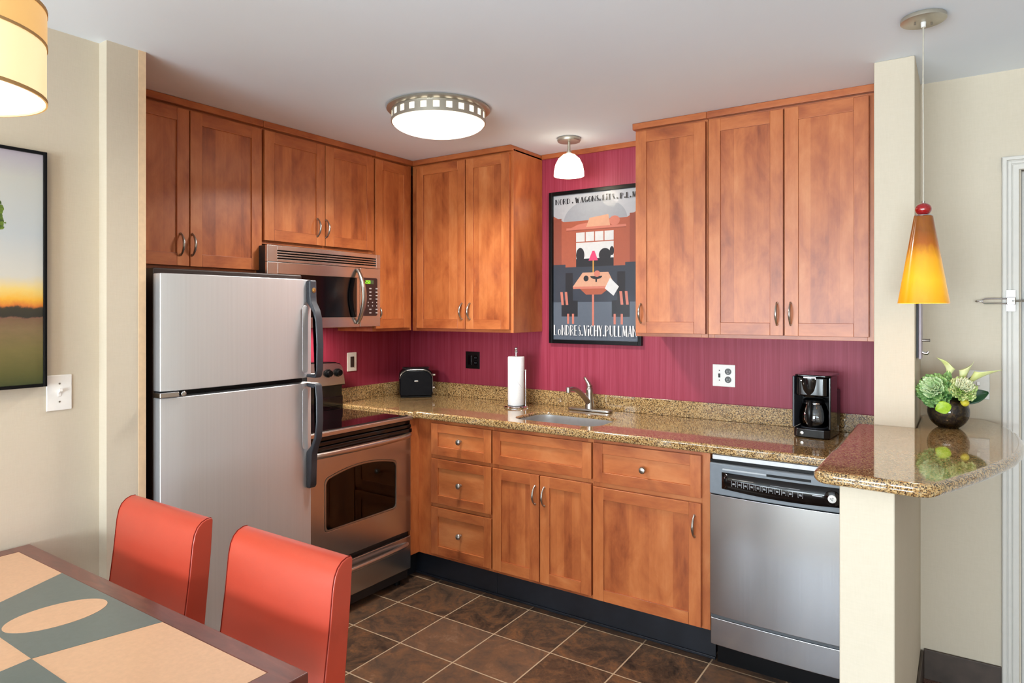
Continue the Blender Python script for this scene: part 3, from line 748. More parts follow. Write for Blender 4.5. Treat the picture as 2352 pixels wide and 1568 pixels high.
# ================================================================ ceiling lamps
fl = thing('flush_ceiling_lamp', 'round flush ceiling lamp with a square-windowed nickel rim', 'lamp', (1.160, -1.07, H))
cx, cy = 1.160, -1.07
MB().at([(.20, -.001), (.235, -.001), (.238, -.010), (.226, -.018), (.20, -.018)], cx, cy, H, 48).build('mounting_pan', M['bronze_nickel'], fl)
m = MB(); N = 24
for i in range(N):
    a0, a1 = 2 * PI * (i - .26) / N, 2 * PI * (i + .26) / N
    pts = []
    for k in range(4): an = a0 + (a1 - a0) * k / 3; pts.append((cx + .2155 * math.cos(an), cy + .2155 * math.sin(an), H - .062))
    for k in range(4): an = a1 + (a0 - a1) * k / 3; pts.append((cx + .2125 * math.cos(an), cy + .2125 * math.sin(an), H - .062))
    m.ext(pts, (0, 0, .044))
m.at([(.2125, -.070), (.217, -.070), (.217, -.056), (.2125, -.056), (.2125, -.070)], cx, cy, H, 64, False)
m.at([(.2125, -.028), (.2165, -.028), (.2165, -.017), (.2125, -.017), (.2125, -.028)], cx, cy, H, 64, False)
m.build('pierced_rim', M['bronze_nickel'], fl)
gw_ = emit('opal_glass', (255, 244, 224), 1.9)
m = MB(); pr = [(0.2115, -.019), (.2115, -.066)] + [(.2115 * math.cos(t_ * PI / 2 / 12), -.066 - .056 * math.sin(t_ * PI / 2 / 12)) for t_ in range(1, 13)]
pr[-1] = (0, pr[-1][1]); m.at(pr, cx, cy, H, 48, False); m.build('glass_bowl', gw_, fl)
dl_ = area('flush_lamp_downlight', (cx, cy, H - .128), (0, 0, 0), .26, .26, 18, (.98, .95, .90)); dl_.data.shape = 'DISK'; dl_.data.spread = math.radians(153)

mn = thing('semi_flush_lamp', 'small white bell-glass ceiling lamp above the sink', 'lamp', (1.40, -.27, H))
MB().at([(.062, -.001), (.064, -.012), (.060, -.020), (0, -.022)], 1.40, -.27, H, 32).build('canopy', M['bronze_nickel'], mn)
MB().at([(.008, -.02), (.008, -.07), (.014, -.072), (.014, -.082), (0, -.083)], 1.40, -.27, H, 16).build('stem', M['bronze_nickel'], mn)
MB().at([(.012, -.083), (.032, -.090), (.058, -.113), (.074, -.145), (.081, -.18), (.082, -.205), (.079, -.205), (.072, -.15), (.05, -.112), (.012, -.088)], 1.40, -.27, H, 36, False).build('glass_shade', emit('opal_shade', (255, 240, 210), 2.8), mn)
bulb('sink_lamp_bulb', (1.40, -.27, H - .25), 1.4, (1, .88, .70), .05)

pe = thing('cone_pendant', 'amber glass cone pendant with red bead hanging over the bar', 'lamp', (3.063, -.95, H)); px, py = 3.063, -.95
MB().at([(.062, -.001), (.064, -.006), (.064, -.014), (.060, -.017), (0, -.018)], px, py, H, 36).build('canopy', M['bronze_nickel'], pe)
m = MB(); m.at([(.008, -.018), (.007, -.034), (0, -.034)], px, py, H, 12); m.build('cord_grip', M['white_plastic'], pe)
m = MB()
for dx in (-.022, .022): m.at([(.003, -.017), (.003, -.026), (0, -.027)], px + dx, py + dx * .6, H, 8)
m.build('canopy_screws', M['satin'], pe)
MB().tube([(px, py, H - .03), (px - .001, py, 2.2), (px, py, 2.0), (px, py, 1.853)], .0022, 8).build('cord', plain('clear_cord', (190, 184, 170), .3), pe)
m = MB(); m.ball(px, py, 1.829, .0235, .0235, .0205, 24, 14); m.build('bead', plain('red_glass', (150, 8, 16), .05, coat=1.0), pe)
MB().at([(.005, 0), (.005, .006), (0, .007)], px, py, 1.849, 10).build('bead_cap', M['satin'], pe)
MB().at([(.0255, 0), (.0265, .002), (.0255, .004), (0, .004)], px, py, 1.8065, 28).build('collar', M['chrome'], pe)
t = NT('amber_glass'); n1 = t.noise(t.coord((1, 1, .25)), 34, 4, .6, .5)
sep = t.add('ShaderNodeSeparateXYZ'); t.link(t.coord(), sep.inputs[0])      # brown streaked glass at the top of the shade
hh = t.math('ADD', sep.outputs[2], t.math('MULTIPLY', n1, .06))
mr = t.add('ShaderNodeMapRange'); t.link(hh, mr.inputs[0]); mr.inputs[1].default_value = 1.53 - H + .02; mr.inputs[2].default_value = 1.81 - H - .02
glass_col = t.ramp(mr.outputs[0], [(0.0, (204, 136, 16)), (.35, (222, 164, 28)), (.62, (204, 140, 24)), (.82, (134, 60, 10)), (1.0, (92, 32, 8))])
cc = t.mix(t.math('MULTIPLY', n1, .25), glass_col, lin((214, 150, 30)))
t.set(Base_Color=cc, Roughness=.2, Emission_Color=cc, Emission_Strength=.40, Coat_Weight=.3)
m = MB(); m.at([(.072, 1.531), (.0265, 1.8065), (.0245, 1.8065), (.0695, 1.531), (.072, 1.531)], px, py, 0, 44, False); m.build('shade', t.m, pe)
bulb('bar_lamp_bulb', (px, py, 1.56), 1.2, WARM, .03)

# drum pendant over the table
dp = thing('drum_pendant', 'cream two-band drum shade hanging over the dining table', 'lamp', (1.35, -2.95, H)); qx, qy = 1.35, -2.95
fab = emit('cream_fabric', (255, 232, 176), .55, (236, 220, 178)); fab2 = emit('tan_fabric', (255, 200, 120), .40, (226, 182, 112))
def drum(z0, z1, r, t_=.003): return MB().at([(r, z0), (r, z1), (r - t_, z1), (r - t_, z0), (r, z0)], qx, qy, 0, 64, False)
drum(1.982, 2.106, .200).build('lower_shade', fab, dp); drum(2.108, 2.185, .201).build('upper_band', fab2, dp)
m = drum(1.978, 1.986, .2025, .004); m.at([(.2025, 2.104), (.2025, 2.110), (.199, 2.110), (.199, 2.104), (.2025, 2.104)], qx, qy, 0, 64, False); m.at([(.2025, 2.181), (.2025, 2.189), (.199, 2.189), (.199, 2.181), (.2025, 2.181)], qx, qy, 0, 64, False)
m.build('shade_rings', plain('ring_tape', (190, 150, 96), .7), dp)
MB().at([(0, 2.012), (.190, 2.012), (.194, 2.018), (0, 2.018)], qx, qy, 0, 48, False).build('diffuser', emit('diffuser_glow', (255, 248, 236), 1.6), dp)
MB().tube([(qx, qy, 2.02), (qx, qy, H - .02)], .006, 10).build('stem', M['satin'], dp)
MB().at([(.06, -.001), (.062, -.02), (0, -.024)], qx, qy, H, 28).build('canopy', M['satin'], dp)
bulb('table_lamp_bulb', (qx, qy, 1.93), 5, (1, .86, .66), .10)

# ================================================================ plates on the walls
def plate(name, label, cat, T, u, z, d, w_, h_, mat, loc): 
    r = thing(name, label, cat, loc); m = MB(T); m.box(u - w_ / 2, u + w_ / 2, d + .0005, d + .006, z - h_ / 2, z + h_ / 2); m.build('cover_plate', mat, r, bevel=.003, seg=3); return r
r = plate('wall_switch', 'white plate with a dark rocker switch on the red wall by the range', 'switch', left, -.540, 1.188, 0, .076, .117, M['white_plastic'], (0.003, -.540, 1.188))
MB(left).box(-.5545, -.5255, .006, .009, 1.155, 1.221).build('rocker', plain('dark_rocker', (60, 50, 46), .35), r, bevel=.002)
r = plate('power_outlet', 'black double outlet and switch plate on red wall right of toaster', 'outlet', back, .541, 1.188, 0, .112, .110, M['black_plastic'], (.541, -.003, 1.188))
m = MB(back); m.box(.506, .534, .006, .009, 1.157, 1.219); m.build('rocker', M['black_gloss'], r, bevel=.002)
for z in (1.171, 1.205):
    m = MB(back); m.lathe([(.015, 0), (.015, .003), (0, .003)], lambda a_, b_, h: (.568 + a_, .006 + h, z + b_), 20); s_ = m.build('socket', M['black_gloss'], r)
    m = MB(back); m.box(.562, .5635, .009, .0096, z - .004, z + .005); m.box(.5725, .574, .009, .0096, z - .004, z + .005); m.build('slots', M['grey_plastic'], s_)
r = plate('power_outlet', 'white plate with switch and black double outlet on red wall near coffee maker', 'outlet', back, 2.154, 1.176, 0, .115, .113, M['white_plastic'], (2.154, -.003, 1.176))
MB(back).box(2.128, 2.136, .006, .013, 1.166, 1.186).build('toggle', M['black_plastic'], r, bevel=.001)
m = MB(back)
for z in (1.152, 1.202): m.lathe([(.003, 0), (.003, .001), (0, .0012)], lambda a_, b_, h: (2.132 + a_, .006 + h, z + b_), 10)
m.build('screws', M['black_plastic'], r)
for z in (1.156, 1.197):
    m = MB(back); m.lathe([(.0165, 0), (.0165, .002), (0, .002)], lambda a_, b_, h: (2.176 + a_, .006 + h, z + b_), 22); s_ = m.build('socket', plain('dark_socket', (50, 48, 46), .35), r)
    m = MB(back); m.box(2.170, 2.1715, .008, .0088, z - .003, z + .006); m.box(2.181, 2.1825, .008, .0088, z - .003, z + .006); m.box(2.1745, 2.1775, .008, .0088, z - .010, z - .007); m.build('slots', M['white_plastic'], s_)
r = plate('light_switch', 'white toggle light switch on the cream wall below the landscape painting', 'switch', left, -2.438, 1.235, .669, .076, .118, M['white_plastic'], (.672, -2.438, 1.235))
m = MB(left); m.box(-2.443, -2.433, .675, .677, 1.223, 1.247); m.ext([(-2.4425, .676, 1.233), (-2.4335, .676, 1.233), (-2.4335, .676, 1.243), (-2.4425, .676, 1.243)], (0, .013, .007)); m.build('toggle', M['white_plastic'], r, bevel=.001)
m = MB(left)
for z in (1.205, 1.265): m.lathe([(.003, 0), (.003, .001), (0, .0012)], lambda a_, b_, h: (-2.438 + a_, .675 + h, z + b_), 10)
m.build('screws', M['satin'], r)
hall = lambda u, d, z: (u, -.21 - d, z)
r = plate('light_switch', 'white light switch plate on the hall wall behind the flowers', 'switch', hall, 3.217, 1.215, 0, .075, .115, plain('almond_plastic', (204, 200, 190), .4), (3.217, -.213, 1.215))
m = MB(hall); m.ext([(3.212, .006, 1.208), (3.222, .006, 1.208), (3.222, .006, 1.222), (3.212, .006, 1.222)], (0, .010, .006)); m.build('toggle', M['white_plastic'], r, bevel=.001)

# rail with hooks on the side of the column
r = thing('wall_hook_rail', 'narrow mauve grey rail with two metal pegs on the column side', 'rail', (3.03, -.5, 1.45))
MB().box(3.022, 3.0285, -.52, -.42, 1.332, 1.70).build('backing', M['black_plastic'], r)
MB().box(3.0287, 3.0385, -.52, -.42, 1.326, 1.70).build('board', plain('mauve_grey', (170, 160, 172), .4), r, bevel=.003)
m = MB()
m.lathe([(.005, 0), (.005, .024), (.006, .026), (0, .027)], lambda a_, b_, h: (3.0387 + h, -.48 + a_, 1.396 + b_), 12); m.build('peg', M['satin'], r)
m = MB(); m.tube([(3.0387, -.49, 1.352), (3.048, -.49, 1.347), (3.056, -.49, 1.347), (3.060, -.49, 1.354)], .006, 10); m.build('hook', M['chrome'], r)
# swing bar door guard
r = thing('door_guard', 'chrome swing-bar door guard on the white entrance door casing', 'latch', (3.31, -.23, 1.545))
m = MB(); m.box(3.3035, 3.3345, -.236, -.2325, 1.505, 1.587); m.build('base_plate', M['chrome'], r, bevel=.002)
m = MB(); m.box(3.305, 3.333, -.250, -.236, 1.528, 1.561); m.build('pivot', M['chrome'], r, bevel=.004)
m = MB(); m.tube([(3.304, -.245, 1.554), (3.236, -.245, 1.5535), (3.230, -.245, 1.549), (3.230, -.245, 1.540), (3.236, -.245, 1.5355), (3.304, -.245, 1.535)], .0028, 8)
m.tube([(3.231, -.245, 1.5445), (3.224, -.245, 1.5445), (3.218, -.245, 1.5445), (3.212, -.245, 1.5445), (3.206, -.245, 1.5445)], [.0035, .0035, .0028, .0055, .0025], 10); m.build('swing_bar', M['chrome'], r)
m = MB(); m.tube([(3.322, -.25, 1.545), (3.35, -.235, 1.545), (3.372, -.215, 1.545)], .004, 8); m.box(3.366, 3.40, -.19, -.1752, 1.51, 1.58); m.tube([(3.372, -.215, 1.545), (3.38, -.185, 1.545)], .007, 8); m.build('door_stud', M['satin'], r)

# ================================================================ framed poster
po = thing('framed_poster', 'black framed travel poster with dining table scene between the wall cabinets', 'poster', (1.416, -.01, 1.76))
x0, x1, z0, z1 = 1.125, 1.712, 1.315, 2.207; fw = .022
m = MB(back); m.box(x0, x0 + fw, .001, .024, z0, z1); m.box(x1 - fw, x1, .001, .024, z0, z1); m.box(x0 + fw, x1 - fw, .001, .024, z0, z0 + fw); m.box(x0 + fw, x1 - fw, .001, .024, z1 - fw, z1)
m.build('frame', M['black_plastic'], po, bevel=.002)
AR = {}
def art(n, rgb): AR[n] = plain('ink_' + n, rgb, .6, var=.04, scale=60)
for n_, c_ in (('pale', (172, 174, 180)), ('terra', (160, 82, 58)), ('terra_dark', (138, 68, 50)), ('navy', (44, 50, 62)), ('slate', (84, 92, 104)), ('salmon', (190, 112, 94)), ('black', (18, 20, 28)), ('white', (202, 202, 202)), ('pink', (206, 60, 104)), ('grey', (148, 152, 160)), ('cream', (200, 150, 122)), ('gold', (206, 148, 60))): art(n_, c_)
names = list(AR); m = MB(back); lay = [0]
ax0, ax1, az0, az1 = x0 + fw, x1 - fw, z0 + fw, z1 - fw
def P2(u, v): return ax0 + (ax1 - ax0) * u, az0 + (az1 - az0) * v
def shp(col, pts):
    lay[0] += 1; m.mi = names.index(col); d = .004 + lay[0] * .000025
    m.flat([(P2(u, v)[0], d, P2(u, v)[1]) for u, v in pts])
def rect(col, u0, v0, u1, v1): shp(col, [(u0, v0), (u1, v0), (u1, v1), (u0, v1)])
def oval(col, u, v, ru, rv, a0=0, a1=360, n=24): shp(col, [(u + ru * math.cos(math.radians(a0 + (a1 - a0) * i / n)), v + rv * math.sin(math.radians(a0 + (a1 - a0) * i / n))) for i in range(n + (0 if a1 - a0 >= 360 else 1))])
rect('navy', 0, 0, 1, 1); rect('pale', 0, .52, 1, 1); rect('terra', 0, .50, 1, .86)
shp('pale', [(0, 1), (0, .86), (.13, .815), (.87, .815), (1, .86), (1, 1)]); oval('grey', .5, .815, .37, .145, 0, 180)
rect('terra', .10, .50, .90, .815); rect('terra_dark', 0, .50, .10, .84); rect('terra_dark', .90, .50, 1, .84)
# luggage shelf with plain bundles
rect('salmon', .16, .755, .86, .770); rect('terra_dark', .16, .748, .86, .755); shp('salmon', [(.22, .77), (.30, .79), (.44, .80), (.45, .77)]); shp('cream', [(.40, .77), (.44, .83), (.66, .845), (.68, .77)]); oval('salmon', .73, .80, .06, .032)
# window
rect('white', .28, .50, .72, .735); rect('terra', .28, .665, .72, .672)
for u in (.39, .50, .61): rect('terra', u - .006, .672, u + .006, .735)
rect('black', .28, .50, .72, .555); oval('black', .33, .58, .05, .05); oval('black', .62, .575, .07, .045); oval('black', .70, .60, .025, .03)
# plain empty banquettes either side and the slate floor
shp('slate', [(0, 0), (0, .30), (.16, .26), (.84, .26), (1, .30), (1, 0)]); rect('navy', 0, .26, .15, .52); rect('black', .15, .22, .24, .46); rect('navy', .85, .26, 1, .52); rect('black', .76, .22, .85, .46)
rect('black', .10, .16, .30, .27); rect('black', .70, .16, .90, .27)
for u in (.10, .155, .80, .86): shp('salmon', [(u, .24), (u + .03, .24), (u + .015, .33), (u - .015, .33)])
for u in (.17, .23, .72, .80): rect('salmon', u, .11, u + .025, .18)
# table with cloth, lamp, bowl
rect('salmon', .47, .10, .495, .34); shp('terra', [(.30, .365), (.70, .365), (.58, .31), (.40, .31)]); shp('cream', [(.24, .365), (.74, .365), (.66, .46), (.36, .46)]); shp('salmon', [(.24, .365), (.74, .365), (.735, .35), (.245, .35)])
shp('white', [(.68, .42), (.78, .36), (.72, .30), (.62, .35)])
rect('gold', .478, .46, .492, .54); shp('pink', [(.43, .54), (.54, .54), (.50, .605), (.475, .605)]); oval('black', .52, .435, .07, .022, 180, 360); rect('black', .51, .395, .53, .42); oval('black', .40, .42, .03, .02); oval('salmon', .53, .45, .035, .022)
# lettering: heavy left stems and hairlines
GL = {'N': [('T', 0, 0, 0, 1), ('t', 0, 1, 1, 0), ('t', 1, 0, 1, 1)], 'O': [('O',)], 'o': [('o',)], 'R': [('T', 0, 0, 0, 1), ('P',), ('t', .35, .48, 1, 0)],
      'D': [('T', 0, 0, 0, 1), ('D',)], '.': [('.',)], 'W': [('T', 0, 1, .25, 0), ('t', .25, 0, .5, .8), ('T', .5, .8, .72, 0), ('t', .72, 0, 1, 1)],
      'A': [('t', 0, 0, .5, 1), ('T', .5, 1, 1, 0), ('t', .2, .3, .8, .3)], 'G': [('C',), ('T', 1, .05, 1, .42)], 'S': [('S',)], 'L': [('T', 0, 0, 0, 1), ('t', 0, 0.03, .9, .03)],
      'I': [('T', 0, 0, 0, 1)], 'i': [('T', 0, 0, 0, .66), ('.', .84)], 'T': [('T', .5, 0, .5, 1), ('t', 0, .97, 1, .97)], 'P': [('T', 0, 0, 0, 1), ('P',)], 'M': [('t', 0, 0, .1, 1), ('T', .1, 1, .5, .1), ('t', .5, .1, .9, 1), ('T', .9, 1, 1, 0)],
      'E': [('T', 0, 0, 0, 1), ('t', 0, .97, .85, .97), ('t', 0, .5, .7, .5), ('t', 0, .03, .85, .03)], 'V': [('T', 0, 1, .5, 0), ('t', .5, 0, 1, 1)], 'C': [('C',)], 'H': [('T', 0, 0, 0, 1), ('t', 0, .5, 1, .5), ('T', 1, 0, 1, 1)], 'Y': [('T', 0, 1, .5, .45), ('t', 1, 1, .5, .45), ('T', .5, 0, .5, .45)], 'U': [('T', .03, 1, .03, .2), ('U',), ('t', .98, .2, .98, 1)]}
def letter(col, ch, u, v, w_, h_, T_, t_):
    AW, AH = ax1 - ax0, az1 - az0
    def ln(x0_, y0_, x1_, y1_, th):
        ua, va, ub, vb = (u + x0_ * w_) * AW, (v + y0_ * h_) * AH, (u + x1_ * w_) * AW, (v + y1_ * h_) * AH
        L_ = math.hypot(ub - ua, vb - va) or 1; nx, ny_ = -(vb - va) / L_ * th * AW / 2, (ub - ua) / L_ * th * AW / 2
        shp(col, [(q[0] / AW, q[1] / AH) for q in ((ua + nx, va + ny_), (ub + nx, vb + ny_), (ub - nx, vb - ny_), (ua - nx, va - ny_))])
    def bowl(cx_, cy_, rx, ry, a0, a1, tL, tR, n=22):
        for i in range(n):
            A, B = math.radians(a0 + (a1 - a0) * i / n), math.radians(a0 + (a1 - a0) * (i + 1) / n); P_ = []
            for an, k in ((A, 0), (B, 0), (B, 1), (A, 1)):
                th = (tL if math.cos(an) < 0 else tR) * abs(math.cos(an)) + t_ * .8 * (1 - abs(math.cos(an)))
                P_.append((u + (cx_ + rx * math.cos(an)) * w_ - (k * th * math.cos(an)), v + (cy_ + ry * math.sin(an)) * h_ - k * th * math.sin(an) * AW / AH))
            shp(col, P_)
    for g in GL[ch]:
        if g[0] in 'Tt': ln(*g[1:], T_ if g[0] == 'T' else t_)
        elif g[0] == '.': z_ = g[1] if len(g) > 1 else 0; oval(col, u, v + z_ * h_ + T_ * .35, T_ * .55, T_ * .55 * AW / AH, n=12)
        elif g[0] == 'O': bowl(.5, .5, .62, .5, 0, 360, T_, t_)
        elif g[0] == 'o': bowl(.5, .30, .55, .30, 0, 360, T_ * .8, t_)
        elif g[0] == 'C': bowl(.55, .5, .62, .5, 50, 310, T_, t_)
        elif g[0] == 'D': bowl(.1, .5, .95, .5, -90, 90, T_, t_ * 1.2)
        elif g[0] == 'P': bowl(.1, .73, .85, .27, -90, 90, T_, t_ * 1.2)
        elif g[0] == 'S': bowl(.5, .75, .48, .25, 30, 240, T_ * .8, t_); bowl(.5, .25, .50, .25, -150, 90, t_, T_); ln(.28, .55, .72, .45, T_ * .8)
        elif g[0] == 'U': bowl(.5, .22, .5, .22, 180, 360, T_, t_)
def text(col, s_, u0, u1, v, h_, T_, t_):
    wd = {'.': .45, 'i': .35, 'I': .35, ' ': .35, 'M': 1.2, 'W': 1.25, 'E': .85, 'L': .85, 'S': .85}
    tot = sum(wd.get(c_, 1) for c_ in s_); k = (u1 - u0) / tot; u = u0
    for c_ in s_:
        ww = wd.get(c_, 1) * k
        if c_ != ' ': letter(col, c_, u + ww * .15 + (T_ * .3 if c_ in '.iI' else 0), v, ww * .68, h_, T_, t_)
        u += ww
text('black', 'NORD . WAGONS. LiTS . P.L.M', .025, .985, .938, .038, .0165, .0045)
text('white', 'LoNDRES.ViCHY.PULLMAN', .012, .992, .030, .072, .0165, .0055)
m.build('print', [AR[n_] for n_ in names], po, smooth=0)
MB(back).box(ax0, ax1, .013, .0145, az0, az1).build('glazing', thin_glass('poster_glass', (1, 1, 1, 1), .10, .14), po)

# ================================================================ landscape painting on the dining wall
t = NT('landscape_paint')
sp = t.add('ShaderNodeSeparateXYZ'); t.link(t.coord(), sp.inputs[0])
nz = t.noise(t.coord(), 26, 5, .65); nf = t.noise(t.coord((1, .4, 1.6)), 60, 5, .7)
z_ = t.math('ADD', sp.outputs[2], t.math('MULTIPLY', t.math('SUBTRACT', nz, .5), .03))
mr = t.add('ShaderNodeMapRange'); t.link(z_, mr.inputs[0]); mr.inputs[1].default_value = -.38; mr.inputs[2].default_value = .38
colr = t.ramp(mr.outputs[0], [(0.0, (46, 58, 30)), (.06, (92, 88, 44)), (.16, (128, 112, 66)), (.25, (142, 112, 82)), (.292, (130, 92, 74)), (.300, (50, 46, 38)), (.335, (58, 54, 40)), (.345, (214, 120, 50)), (.37, (240, 178, 60)), (.41, (238, 206, 120)), (.47, (210, 206, 196)), (.65, (188, 194, 198)), (.88, (196, 196, 190)), (1.0, (178, 168, 184))])
colr = t.mix(1.0, colr, (.84, .85, .86, 1), 'MULTIPLY')
grass = t.math('MULTIPLY', t.math('LESS_THAN', mr.outputs[0], .29), t.math('MULTIPLY', nf, .5))
colr = t.mix(grass, colr, lin((78, 84, 40)))
dy = t.math('DIVIDE', t.math('ADD', sp.outputs[1], -.19), .145); dz = t.math('DIVIDE', t.math('ADD', sp.outputs[2], -.155), .11)
rr = t.math('ADD', t.math('ADD', t.math('MULTIPLY', dy, dy), t.math('MULTIPLY', dz, dz)), t.math('MULTIPLY', t.math('SUBTRACT', nz, .5), .8))
tree = t.math('LESS_THAN', rr, 1.0)
trunk = t.math('MULTIPLY', t.math('LESS_THAN', t.math('ABSOLUTE', t.math('ADD', sp.outputs[1], -.19)), .009), t.math('MULTIPLY', t.math('LESS_THAN', sp.outputs[2], .12), t.math('GREATER_THAN', sp.outputs[2], -.15)))
colr = t.mix(trunk, colr, lin((58, 48, 32)))
colr = t.mix(tree, colr, t.ramp(nf, [(.35, (36, 62, 20)), (.65, (104, 128, 40))]))
t.set(Base_Color=colr, Roughness=.5)
pt = thing('landscape_painting', 'dark framed landscape painting of a tree and sunset field by the table', 'painting', (.685, -2.935, 1.641))
m = MB(left); a, b, c, e = -3.385, -2.485, 1.262, 2.021
for q in ((a, a + .010, c, e), (b - .010, b, c, e), (a + .010, b - .010, c, c + .010), (a + .010, b - .010, e - .010, e)): m.box(q[0], q[1], .670, .705, q[2], q[3])
m.build('frame', M['black_plastic'], pt, bevel=.001)
MB(left).box(a + .0102, b - .0102, .672, .698, c + .0102, e - .0102).build('canvas', t.m, pt)

# ================================================================ things on the counter
# toaster, turned towards the room
ang = math.radians(45.5); TT = rotT(.205, -.175, .947, ang)
to = thing('toaster', 'black two-slice toaster with rounded top in the counter corner', 'toaster', (.205, -.175, .947))
def toast_loop(hw, h0, h1, r, y):
    pts = [(-hw + .004, y, h0), (hw - .004, y, h0), (hw, y, h0 + .02)]
    for i in range(9): an = math.radians(90 * i / 8); pts.append((hw - r + r * math.cos(an), y, h1 - r * .82 + r * .82 * math.sin(an)))
    for i in range(9): an = math.radians(90 + 90 * i / 8); pts.append((-hw + r + r * math.cos(an), y, h1 - r * .82 + r * .82 * math.sin(an)))
    return pts + [(-hw, y, h0 + .02)]
m = MB(TT); m.ext(toast_loop(.107, .012, .190, .065, -.062), (0, .124, 0)); m.build('body', M['black_plastic'], to, bevel=.008, seg=4)
m = MB(TT); m.ext(toast_loop(.102, .014, .172, .070, -.070), (0, .0075, 0)); m.build('front_panel', plain('navy_black', (5, 6, 14), .22, spec=.15), to, bevel=.004, seg=3)
m = MB(TT); lo = toast_loop(.105, .014, .180, .068, -.0655); m.tube(lo[2:-1], .0016, 8); m.build('trim_line', M['satin'], to)
m = MB(TT); m.box(-.085, .085, -.04, -.018, .186, .1915); m.box(-.085, .085, .012, .034, .186, .1915); m.build('slots', M['black_plastic'], to)
m = MB(TT); m.box(-.10, .10, -.06, .06, .001, .012); m.build('base', M['black_plastic'], to, bevel=.003)
m = MB(TT); m.lathe([(.011, 0), (.010, .003), (0, .004)], lambda a_, b_, h: (a_ * 1.3, -.0702 - h, .108 + b_ * .45), 20); m.build('badge', M['chrome'], to)
m = MB(TT); m.box(.107, .128, -.014, .014, .135, .147); m.build('lever', M['satin'], to, bevel=.003)
m = MB(TT); m.lathe([(.013, 0), (.012, .016), (0, .017)], lambda a_, b_, h: (.107 + h, a_, .055 + b_), 16); m.build('dial', M['satin'], to)

# paper towel holder and its roll
hx, hy = 1.018, -.212
ph = thing('paper_towel_holder', 'chrome upright paper towel holder on the counter left of sink', 'holder', (hx, hy, .947))
MB().at([(.070, .0005), (.071, .006), (.066, .012), (.02, .014), (0, .014)], hx, hy, .947, 36).build('base', M['chrome'], ph)
MB().at([(.006, .012), (.006, .315), (.011, .320), (.008, .330), (.012, .338), (.010, .346), (0, .350)], hx, hy, .947, 16).build('post', M['chrome'], ph)
m = MB(); m.tube([(hx + .058, hy + .012, .955), (hx + .058, hy + .012, 1.16)], .0042, 10); m.ball(hx + .058, hy + .012, 1.163, .0065); m.build('side_arm', M['chrome'], ph)
t = NT('paper'); fq = t.noise(t.coord(), 220, 3); t.set(Base_Color=t.ramp(fq, [(.3, (226, 226, 228)), (.7, (240, 240, 240))]), Roughness=.9); t.bump(fq, .2, .002)
m = MB(); m.at([(.008, .0145), (.047, .0145), (.0485, .018), (.0485, .290), (.047, .294), (.020, .294), (.019, .288), (.008, .288), (.008, .0145)], hx, hy, .947, 40, False)
ro = m.build('paper_towel_roll', t.m); tag(ro, 'white paper towel roll standing on the chrome holder', 'paper towels')
m = MB(); pts = []
for i in range(13):
    s_ = i / 12; an = math.radians(-100 + 85 * s_); pts.append((hx + .0489 * math.cos(an), hy + .0489 * math.sin(an), 1.205 - .14 * s_ - .02 * math.sin(s_ * PI)))
m.tube(pts, .0008, 6); m.build('sheet_edge', plain('paper_edge', (190, 190, 196), .9), ro)

# coffee maker
CT = rotT(2.620, -.165, .947, math.radians(-4))
cm = thing('coffee_maker', 'black drip coffee maker on the counter beside the cream column', 'coffee maker', (2.620, -.165, .947))
m = MB(CT); m.ext([(x, y, .002) for x, y in rrect(-.076, .076, -.113, .095, .03, 6)], (0, 0, .040)); m.build('base', M['black_gloss'], cm, bevel=.005)
m = MB(CT); m.at([(0, 0), (.055, 0), (.056, .003), (0, .003)], 0, -.045, .0425, 30); m.build('warming_plate', M['charcoal'], cm)
m = MB(CT); m.box(-.076, .078, .022, .096, .042, .205); m.build('water_tank', M['black_plastic'], cm, bevel=.008, seg=3)
m = MB(CT); m.box(-.080, -.070, -.10, .02, .042, .27); m.build('side_rail', M['charcoal'], cm, bevel=.004)
m = MB(CT); m.box(.070, .080, -.10, .02, .042, .27); m.build('side_wall', M['black_gloss'], cm, bevel=.004)
m = MB(CT); m.ext([(x, y, .185) for x, y in rrect(-.069, .069, -.108, .095, .028, 6)], (0, 0, .082)); m.build('brew_head', M['black_gloss'], cm, bevel=.006, seg=3)
m = MB(CT); m.lathe([(.030, 0), (.040, .03), (.046, .07), (.046, .085)], lambda a_, b_, h: (a_ - .008, -.075 + b_, .180 + h), 28); m.build('filter_basket', M['black_gloss'], cm)
m = MB(CT); m.ext([(x, y, .268) for x, y in rrect(-.074, .078, -.105, .095, .03, 6)], (0, 0, .010)); m.build('lid', M['black_gloss'], cm, bevel=.004, seg=3)
m = MB(CT); m.box(-.042, .018, -.1105, -.1085, .250, .2545); m.build('logo_strip', M['satin'], cm)
m = MB(CT); m.box(-.03, .022, -.112, -.108, .258, .270); m.build('lid_tab', M['chrome'], cm, bevel=.003)
m = MB(CT); m.lathe([(.007, 0), (.007, .004), (0, .005)], lambda a_, b_, h: (-.035 + a_, -.113 - h, .022 + b_), 14); m.build('power_switch', M['satin'], cm)
cf = thing('coffee_carafe', 'glass carafe with black handle inside the coffee maker', 'carafe', (2.618, -.21, .9925))
cz = .0462
m = MB(CT); m.at([(0, cz), (.050, cz), (.060, cz + .012), (.063, cz + .035), (.060, cz + .065), (.050, cz + .095), (.044, cz + .108), (.042, cz + .108), (.048, cz + .094), (.058, cz + .064), (.061, cz + .035), (.058, cz + .013), (.048, cz + .002), (0, cz + .002)], 0, -.047, 0, 36, False); m.build('glass_body', M['glass'], cf)
m = MB(CT); m.at([(.0445, cz + .106), (.0455, cz + .118), (.036, cz + .124), (0, cz + .126)], 0, -.047, 0, 30); m.build('lid', M['black_plastic'], cf)
